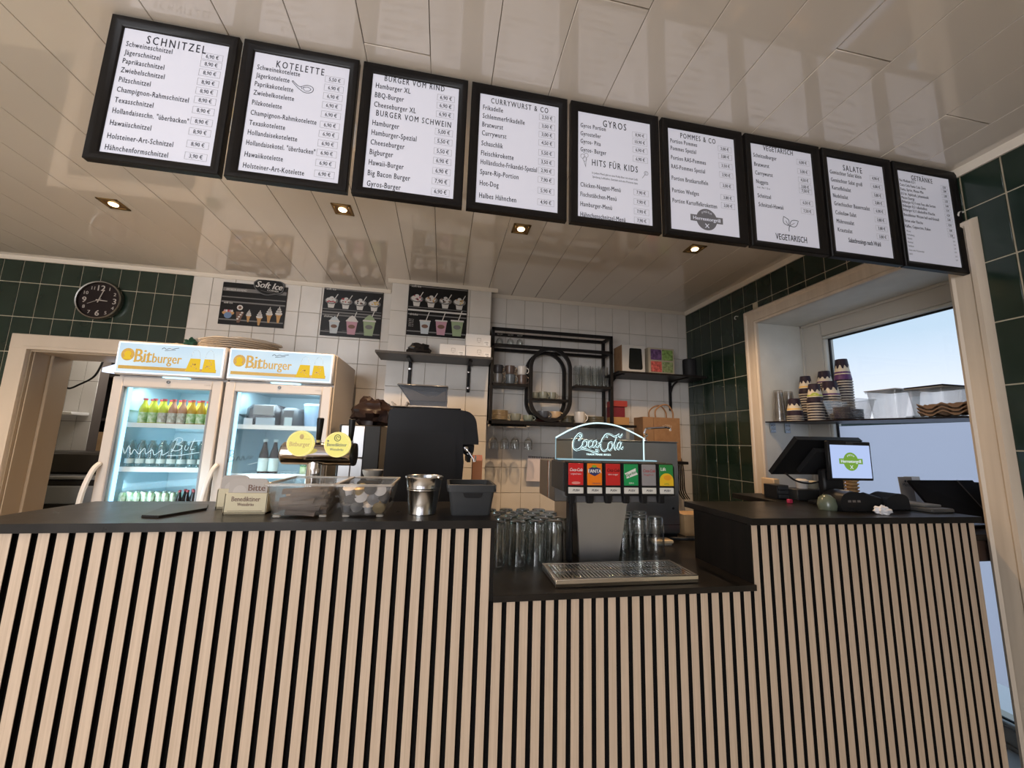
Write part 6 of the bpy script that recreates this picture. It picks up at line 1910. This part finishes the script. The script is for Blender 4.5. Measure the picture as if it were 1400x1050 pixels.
# kraft carrier bag
t = thing('kraft_bag', 'brown paper carrier bag with twisted handles behind the tower', 'bag', (1.80, 3.03, 1.44))
bx0_, bx1_ = 1.628, 1.965
gus = .062
b = B()
yb0, yb1 = 2.95, 3.10
poly = [(bx0_, yb0), (bx1_, yb0), (bx1_ + .006, (yb0 + yb1) / 2), (bx1_, yb1), (bx0_, yb1), (bx0_ + .006, (yb0 + yb1) / 2)]
b.prism(poly, 1.30, 1.655, 'z')
obj('body', b, M_kraft, t)
obj('fold', B().box(bx0_ + .096, bx0_ + .099, 2.947, 2.950, 1.31, 1.654), P('kraft_dark', (0.22, 0.12, 0.06), .8), t)
obj('side_fold', B().box(bx0_ + .004, bx0_ + .094, 2.9475, 2.950, 1.31, 1.652), P('kraft_mid', (0.28, 0.16, 0.08), .8), t)
for dy in (0, .10):
    hp = spline([(bx0_ + .12, 2.955 + dy, 1.65), (bx0_ + .12, 2.955 + dy, 1.71), (bx0_ + .17, 2.955 + dy, 1.755), (bx0_ + .23, 2.955 + dy, 1.762), (bx0_ + .275, 2.955 + dy, 1.71), (bx0_ + .28, 2.955 + dy, 1.65)], 5)
    obj('handle', B().tube(hp, .0065, 8), M_kraft, t)
b = B()
for i, ch in enumerate('PONY'):
    a = math.radians(125 - 24 * i)
    put_text(b, ch, 1.845 + .06 * math.cos(a), 1.53 + .05 * math.sin(a), 2.9465, .030, P('bag_print', (0.55, 0.42, 0.30), .7), 'C', bold=.01)
so = obj('print', b, None, t, smooth=False, fix=False); so['kind'] = 'stuff'
solo('bag_shelf', B().box(1.55, 2.0, 2.90, 3.19, 1.275, 1.298, .003), M_bmetal, 'black shelf under the brown carrier bag', 'shelf')

# ------------------------------------------------------------------ till section
ZB2 = 1.1865
t = thing('till_screen', 'black tilted till screen seen from behind, facing the staff', 'screen', (1.70, 1.52, ZB2))


def slab(b, p, th):
    """p: 4 corners; thickened along its normal"""
    p = [Vector(q) for q in p]
    n = (p[1] - p[0]).cross(p[3] - p[0]).normalized() * th
    vs = p + [q + n for q in p]
    b.add(vs, [(0, 1, 2, 3), (7, 6, 5, 4), (0, 4, 5, 1), (1, 5, 6, 2), (2, 6, 7, 3), (3, 7, 4, 0)])
    return b


obj('panel', slab(B(), [(1.530, 1.450, 1.464), (1.875, 1.450, 1.468), (1.875, 1.600, 1.306), (1.530, 1.600, 1.303)], .022), M_bplast, t)
obj('rear_bump', slab(B(), [(1.62, 1.462, 1.430), (1.80, 1.462, 1.430), (1.80, 1.555, 1.330), (1.62, 1.555, 1.330)], -.022), M_bplast2, t)
obj('display', B().box(1.632, 1.856, 1.405, 1.422, 1.296, 1.462, .003), M_bplast, t)
obj('display_face', B().box(1.642, 1.846, 1.4035, 1.4049, 1.306, 1.446), emissive('screen_blue', (0.50, 0.62, 0.95), .95), t)
b = B()
logo(b, 1.742, 1.376, .122, 1.4030, emissive('logo_green', (0.22, 0.42, 0.06), .8), M_pale)
so = obj('display_logo', b, None, t, smooth=False, fix=False); so['kind'] = 'stuff'
obj('camera_mark', B().box(1.725, 1.762, 1.4030, 1.4048, 1.449, 1.459), M_dgrey, t)
obj('neck', B().box(1.640, 1.745, 1.44, 1.475, ZB2 + .01, 1.34, .008), M_bplast, t)
obj('stand_base', B().lathe([(.085, 0), (.085, .010), (.05, .016), (0, .016)], (1.70, 1.465, ZB2), 28), M_bplast, t)
cb = B().tube(spline([(1.535, 1.53, 1.315), (1.555, 1.50, 1.285), (1.60, 1.48, 1.275), (1.65, 1.47, 1.285)], 5), .004, 6)
obj('cable', cb, M_bplast, t)
# card reader, scanner and the flat tray
t = thing('card_terminal', 'black rounded card terminal lying in front of the screen stand', 'card terminal', (1.66, 1.33, ZB2))
obj('body', B().prism(spline([(1.555, 1.187), (1.545, 1.215), (1.560, 1.248), (1.60, 1.262), (1.66, 1.255), (1.72, 1.235), (1.74, 1.215), (1.735, 1.187)], 3), 1.30, 1.38), M_bplast, t)
obj('keypad', B().prism([(1.60, 1.262), (1.605, 1.2655), (1.715, 1.2405), (1.71, 1.2370)], 1.31, 1.37), P('keys_blue', (0.10, 0.13, 0.17), .3), t)
b = B()
for q in range(3):
    b.box(1.580 + q * .022, 1.594 + q * .022, 1.298, 1.2995, 1.222, 1.230)
so = obj('keys', b, P('keys_grey', (0.16, 0.14, 0.13), .5), t); so['kind'] = 'stuff'
t = thing('barcode_scanner', 'black long-necked scanner lying behind the white tissue', 'scanner', (1.85, 1.36, ZB2))
obj('neck', B().tube(spline([(1.73, 1.36, 1.238), (1.79, 1.36, 1.222), (1.85, 1.36, 1.206)], 4), .016, 10, r_end=.018), M_bplast, t)
obj('head', B().prism(spline([(1.815, 1.188), (1.810, 1.225), (1.830, 1.240), (1.875, 1.252), (1.915, 1.240), (1.925, 1.21), (1.925, 1.188)], 3), 1.33, 1.41), M_bplast2, t)
solo('flat_tray', B().box(1.93, 2.045, 1.26, 1.50, ZB2, ZB2 + .016, .004), P('tray_grey', (0.07, 0.07, 0.07), .4), 'dark grey flat tray at the bar end beside the scanner', 'tray')
solo('grey_folder', B().box(1.955, 2.042, 1.30, 1.46, ZB2 + .0165, ZB2 + .026, .002), P('folder_grey', (0.13, 0.135, 0.135), .35), 'grey folder lying on the flat tray', 'folder')
solo('crumpled_tissue', lump((1.668, 1.245, ZB2), (.032, .020, .018), 9.0, amp=.25), P('tissue', (0.78, 0.78, 0.82), .8), 'crumpled white tissue at the till counter edge', 'tissue')
solo('glass_dome', B().lathe([(.030, 0), (.034, .02), (.028, .045), (.012, .058), (0, .060)], (1.535, 1.345, ZB2), 20), P('dome_green', (0.12, 0.14, 0.10), .2), 'small greenish domed jar beside the card terminal', 'jar')
# boxes left of the stand
t = thing('drawer_box', 'small black three-tier box by the window casing', 'box', (1.60, 1.50, ZB2))
obj('frame', B().box(1.575, 1.640, 1.62, 1.70, ZB2, ZB2 + .065, .002), M_bplast, t)
for q in range(3):
    obj('drawer', B().box(1.580, 1.635, 1.617, 1.6198, ZB2 + .005 + q * .020, ZB2 + .021 + q * .020, .001), M_dgrey, t)
solo('till_shelf', B().box(1.52, 2.20, 1.565, 1.85, 1.160, 1.1855, .002), M_panel, 'dark shelf behind the till worktop', 'shelf')
solo('black_box', B().box(1.650, 1.80, 1.585, 1.68, ZB2, ZB2 + .050, .003), P('box_charcoal', (0.03, 0.03, 0.03), .4), 'long charcoal box behind the till stand', 'box')
solo('pink_eraser', B().box(1.515, 1.535, 1.50, 1.515, ZB2, ZB2 + .017, .002), P('pink_red', (0.45, 0.03, 0.08), .5), 'tiny pink-red cube on the till counter', 'cube')
for q, (xx, c_, nm, r_, h_) in enumerate(((1.725, (0.55, 0.52, 0.50), 'white', .028, .045), (1.785, (0.45, 0.42, 0.33), 'pale cream', .028, .036))):
    solo('sauce_tub', B().lathe([(r_ * .8, 0), (r_, h_ * .8), (r_ * 1.02, h_ * .82), (r_ * .6, h_), (0, h_)], (xx, 1.63, ZB2 + .0505), 20), P('tub_' + str(q), c_, .4), nm + ' lidded tub standing on the charcoal box', 'tub')
solo('wood_block', B().box(1.655, 1.69, 1.72, 1.80, ZB2, ZB2 + .085, .003), P('ply_wood', (0.55, 0.38, 0.22), .5), 'pale wooden caddy behind the three-tier box', 'caddy')
M_waf = add_noise(P('wafer', (0.50, 0.32, 0.14), .7), (0.42, 0.26, 0.11), (0.60, 0.40, 0.20), (90, 90, 90))
for q, (xx, n_) in enumerate(((2.04, 6), (2.125, 7))):
    t = thing('wafer_cup_stack', ('stack of wafer cones just behind the display' if q == 0 else 'stack of wafer cones nearer the window, behind the display'), 'wafer cones', (xx, 1.72, ZB2), 'wafer stacks behind the till')
    for k in range(n_):
        obj('cone', B().lathe([(.020, 0), (.026, .010), (.031, .012), (.031, .018), (.024, .018)], (xx, 1.72, ZB2 + .0 + k * .017), 18), M_waf, t)

# window recess shelf, its brackets and stock
ZS = 1.597
t = thing('window_shelf', 'thin black shelf crossing the window recess', 'shelf', (2.42, 1.83, ZS))
b = B()
b.add([(2.238, 1.270, 1.577), (2.238, 2.361, 1.603), (2.598, 2.361, 1.603), (2.598, 1.270, 1.577), (2.238, 1.270, 1.585), (2.238, 2.361, 1.611), (2.598, 2.361, 1.611), (2.598, 1.270, 1.585)], [(0, 1, 2, 3), (7, 6, 5, 4), (0, 4, 5, 1), (1, 5, 6, 2), (2, 6, 7, 3), (3, 7, 4, 0)])
obj('board', b, P('shelf_black', (0.012, 0.010, 0.012), .4), t, smooth=False)
for xx in (2.29, 2.41):
    bk = obj('bracket', B().box(xx - .022, xx + .022, 2.352, 2.3605, 1.535, 1.602, .001), P('bracket_zinc', (0.35, 0.38, 0.40), .3, .9), t)
    for (dx, dz) in ((-.01, .015), (.01, .015), (-.01, -.012), (.01, -.012)):
        obj('screw', B().lathe([(0, -.004), (.005, -.003), (.006, 0)], (xx + dx, 2.352, 1.567 + dz), 10, axis='y'), M_chrome, bk)


def zs(y): return 1.585 + (y - 1.27) * .0238 + .0008


M_cc = P('cup_cream', (0.62, 0.56, 0.45), .5)
M_cd = P('cup_drip', (0.030, 0.022, 0.035), .4)
M_cy = P('cup_band_yellow', (0.72, 0.45, 0.10), .5)
M_cp = P('cup_band_purple', (0.09, 0.03, 0.13), .45)
M_cr = P('cup_rim_paper', (0.42, 0.38, 0.33), .6)
M_cgreen = P('cup_badge_green', (0.35, 0.42, 0.05), .5)


def cup_stack(loc, r, n_rims, rim_h, cup_h, lab, band, low, badge=False):
    """upturned paper cups nested: rims below, one full cup on top"""
    x, y, z = loc
    t = thing('paper_cup_stack', lab, 'paper cups', loc, 'upturned paper cup stacks on the window shelf')
    k = .70
    n_rims, rim_h = max(2, round(n_rims / 1.5)), rim_h * n_rims / max(2, round(n_rims / 1.5))
    H = n_rims * rim_h
    obj('dark_gap_sleeve', B().lathe([(r * .90, 0), (r * .90, H)], (x, y, z), 20, cap=False), M_cd, t)  # dark sleeve added so the gaps between rims look shaded
    for q in range(n_rims):
        obj('rim', B().lathe([(r * .94, 0), (r * 1.0, .0005), (r * 1.0, rim_h * .50), (r * .88, rim_h * .58), (r * .88, rim_h)], (x, y, z + q * rim_h), 20), M_cr, t)
    zt = z + H
    if low:
        obj('lower_cup', B().lathe([(r * .97, 0), (r * .86, cup_h * .34)], (x, y, zt), 20), M_cd if low == 'd' else M_cp, t)
        zt += cup_h * .34
        r2 = r * .86 / .98
    else:
        r2 = r
    cup = obj('top_cup', B().lathe([(r2 * .98, 0), (r2, .001), (r2 * .99, .006), (r2 * .96, .007), (r2 * k, cup_h), (0, cup_h)], (x, y, zt), 24), M_cc, t)
    rr = lambda h: r2 * (.96 + (k - .96) * max(0, h - .007) / (cup_h - .007)) + .0010
    obj('band', B().lathe([(rr(.004), .004), (rr(cup_h * .18), cup_h * .18)], (x, y, zt), 24, cap=False), band, cup)
    # chocolate drips: zigzag edge
    nn = 36
    vs, fs = [], []
    rnd2 = random.Random(int(x * 997 + y * 131))
    for i in range(nn):
        a = 2 * PI * i / nn
        lo = cup_h * (.62 - (.16 if (i // 2) % 2 else .0) - rnd2.uniform(0, .10))
        vs.append((x + rr(lo) * math.cos(a), y + rr(lo) * math.sin(a), zt + lo))
    for i in range(nn):
        a = 2 * PI * i / nn
        vs.append((x + rr(cup_h) * math.cos(a), y + rr(cup_h) * math.sin(a), zt + cup_h + .0006))
    for i in range(nn):
        j = (i + 1) % nn
        fs.append((i, j, nn + j, nn + i))
    fs.append(tuple(range(nn, 2 * nn)))
    obj('drip_print', B().add(vs, fs), M_cd, cup)
    if badge:
        a0 = math.atan2(-y, -x)
        bb = B()
        hh = cup_h * .16
        vs = []
        for q in range(12):
            th = 2 * PI * q / 12
            a = a0 + .55 * math.cos(th)
            z_ = hh + cup_h * .17 * math.sin(th)
            vs.append((x + (rr(z_) + .0008) * math.cos(a), y + (rr(z_) + .0008) * math.sin(a), zt + z_))
        bb.add(vs, [tuple(range(12))])
        obj('badge', bb, M_cgreen, cup)
    return t


cup_stack((2.300, 2.182, zs(2.182)), .050, 4, .010, .080, 'shortest yellow-banded paper cup stack on the window shelf', M_cy, 'd')
cup_stack((2.440, 2.216, zs(2.216)), .045, 18, .011, .085, 'tall yellow-banded paper cup stack against the recess wall', M_cy, 'd')
cup_stack((2.300, 2.033, zs(2.033)), .046, 11, .0105, .085, 'paper cup stack with round green badge on the window shelf', M_cgreen, 'd', badge=True)
cup_stack((2.535, 2.161, zs(2.161)), .044, 24, .0108, .085, 'paper cup stack behind the purple-banded one', M_cp, None)
cup_stack((2.402, 2.018, zs(2.018)), .050, 14, .011, .095, 'wide purple-banded paper cup stack in the middle of the shelf', M_cp, None)
cup_stack((2.503, 2.014, zs(2.014)), .048, 24, .011, .100, 'tallest purple-banded paper cup stack on the window shelf', M_cp, 'p')
for q, (x_, y_) in enumerate(((2.30, 2.302), (2.40, 2.318))):
    b = B()
    for k in range(4):
        b.lathe([(.040, 0), (.040, .003), (.038, .005), (.027, .180), (.0, .181), (0, .179), (.0255, .178), (.037, .004)], (x_, y_, zs(y_) + .012 * k), 20, cap=False)
    solo('clear_cup_stack', b, M_clear, ('clear plastic cup stack at the window shelf end' if q == 0 else 'clear plastic cup stack behind the first one by the recess wall'), 'cups', 'clear cup stacks')

# clear lids tub, two clear tubs, egg-carton trays
t = thing('lid_tray', 'low clear tray of dark lids on the window shelf', 'tray', (2.36, 1.79, zs(1.79)))
obj('tray', taper_bin(B(), 2.25, 2.45, 1.795, 1.955, zs(1.88) + .003, zs(1.88) + .120, .022, .003, .005, None), M_clear, t)
b = B()
for q in range(15):
    b.lathe([(.040, 0), (.042, .002), (.042, .005), (.034, .007), (0, .007)], (2.305 + (q % 2) * .088, 1.878, zs(1.88) + .008 + (q // 2) * .0085), 18)
so = obj('dark_lids', b, P('lid_dark', (0.05, 0.045, 0.075), .4), t); so['kind'] = 'stuff'
for q, (y0, y1, h_) in enumerate(((1.635, 1.785, .160), (1.440, 1.590, .150))):
    t = thing('clear_tub', ('tall clear tub in the middle of the window shelf' if q == 0 else 'clear tub under the black lid on the window shelf'), 'tub', (2.42, (y0 + y1) / 2, zs(y0)), 'clear tubs on the window shelf')
    obj('tub', taper_bin(B(), 2.36, 2.54, y0, y1, zs(y1) + .002, zs(y0) + h_, .014, .003, .008, None), M_clear, t)
    b = B()
    b.box(2.355, 2.545, y0 - .005, y1 + .005, zs(y0) + h_ + .001, zs(y0) + h_ + .006, .002)
    obj('lid', b, M_clearrim, t)
solo('black_lid', B().box(2.358, 2.50, 1.435, 1.597, zs(1.44) + .1565, zs(1.44) + .1645, .002), M_bplast, 'flat black plastic lid lying on the second clear tub', 'sheet')  # black lid resting on the second tub
t = thing('cup_carrier_trays', 'stack of brown moulded pulp cup carriers at the shelf end', 'trays', (2.36, 1.33, zs(1.29)))
for k in range(3):
    b = B()
    z_ = zs(1.475) + .0065 + k * .017
    n_ = 10
    top, vs, fs = [], [], []
    for i in range(n_ + 1):
        for j in range(n_ + 1):
            u, v = i / n_, j / n_
            hgt = .012 * (math.cos(u * 4 * PI) * math.cos(v * 4 * PI)) + .012
            vs.append((2.245 + u * .10, 1.285 + v * .19, z_ + hgt))
    for i in range(n_):
        for j in range(n_):
            a = i * (n_ + 1) + j
            fs.append((a, a + 1, a + n_ + 2, a + n_ + 1))
    m_ = len(vs)
    vs += [(p[0], p[1], p[2] - .006) for p in vs]
    fs += [tuple(m_ + q for q in f)[::-1] for f in fs]
    for i in range(n_):
        for (a, c) in (((i, 0), (i + 1, 0)), ((i, n_), (i + 1, n_)), ((0, i), (0, i + 1)), ((n_, i), (n_, i + 1))):
            ia, ic = a[0] * (n_ + 1) + a[1], c[0] * (n_ + 1) + c[1]
            fs.append((ia, ic, m_ + ic, m_ + ia))
    b.add(vs, fs)
    obj('carrier', b, P('pulp_brown', (0.20, 0.13, 0.085), .9), t)

# dark panels and paper card in the recess below
solo('recess_shelf', B().box(2.07, 2.595, 1.275, 2.355, 1.075, 1.098, .003), M_panel, 'black board spanning the window recess at counter height', 'shelf')
t = thing('dark_screen', 'large black tilted screen panel in the window recess', 'screen', (2.35, 1.48, 1.0985))
obj('panel', slab(B(), [(2.18, 1.50, 1.293), (2.50, 1.46, 1.300), (2.53, 1.36, 1.115), (2.22, 1.42, 1.13)], .012), P('screen_black', (0.006, 0.006, 0.007), .35), t)
obj('edge_strip', slab(B(), [(2.415, 1.469, 1.298), (2.420, 1.468, 1.299), (2.452, 1.370, 1.118), (2.447, 1.371, 1.118)], -.002), P('strip_grey', (0.05, 0.05, 0.055), .4), t)
obj('back_panel', slab(B(), [(2.40, 1.50, 1.292), (2.56, 1.46, 1.290), (2.585, 1.34, 1.112), (2.44, 1.38, 1.112)], .010), MATS['screen_black'], t)
obj('foot', B().box(2.28, 2.50, 1.38, 1.50, 1.0985, 1.112, .003), M_bplast, t)
t = thing('menu_card_stand', 'brown printed card standing by the lower window pane', 'card', (2.36, 1.62, 1.0985))
obj('card', slab(B(), [(2.262, 1.60, 1.300), (2.345, 1.60, 1.300), (2.345, 1.585, 1.10), (2.262, 1.585, 1.10)], .003), P('card_taupe', (0.26, 0.22, 0.18), .6), t)
b = B()
put_text(b, 'Menü', 2.300, 1.255, 1.594, .022, M_ink, 'C')
el(b, 2.300, 1.280, .005, .006, 1.5975, M_ink, 8)
so = obj('print', b, None, t, smooth=False, fix=False); so['kind'] = 'stuff'
solo('white_sheet', slab(B(), [(2.34, 1.63, 1.301), (2.44, 1.63, 1.301), (2.44, 1.60, 1.10), (2.34, 1.60, 1.10)], .002), M_white, 'white sheet leaning behind the brown card', 'paper')
t = thing('brown_case', 'brown case hanging under the recess board by the window', 'case', (2.30, 1.36, 1.0))
obj('body', B().box(2.12, 2.45, 1.30, 1.42, .985, 1.074, .006), P('case_brown', (0.07, 0.04, 0.028), .5), t)
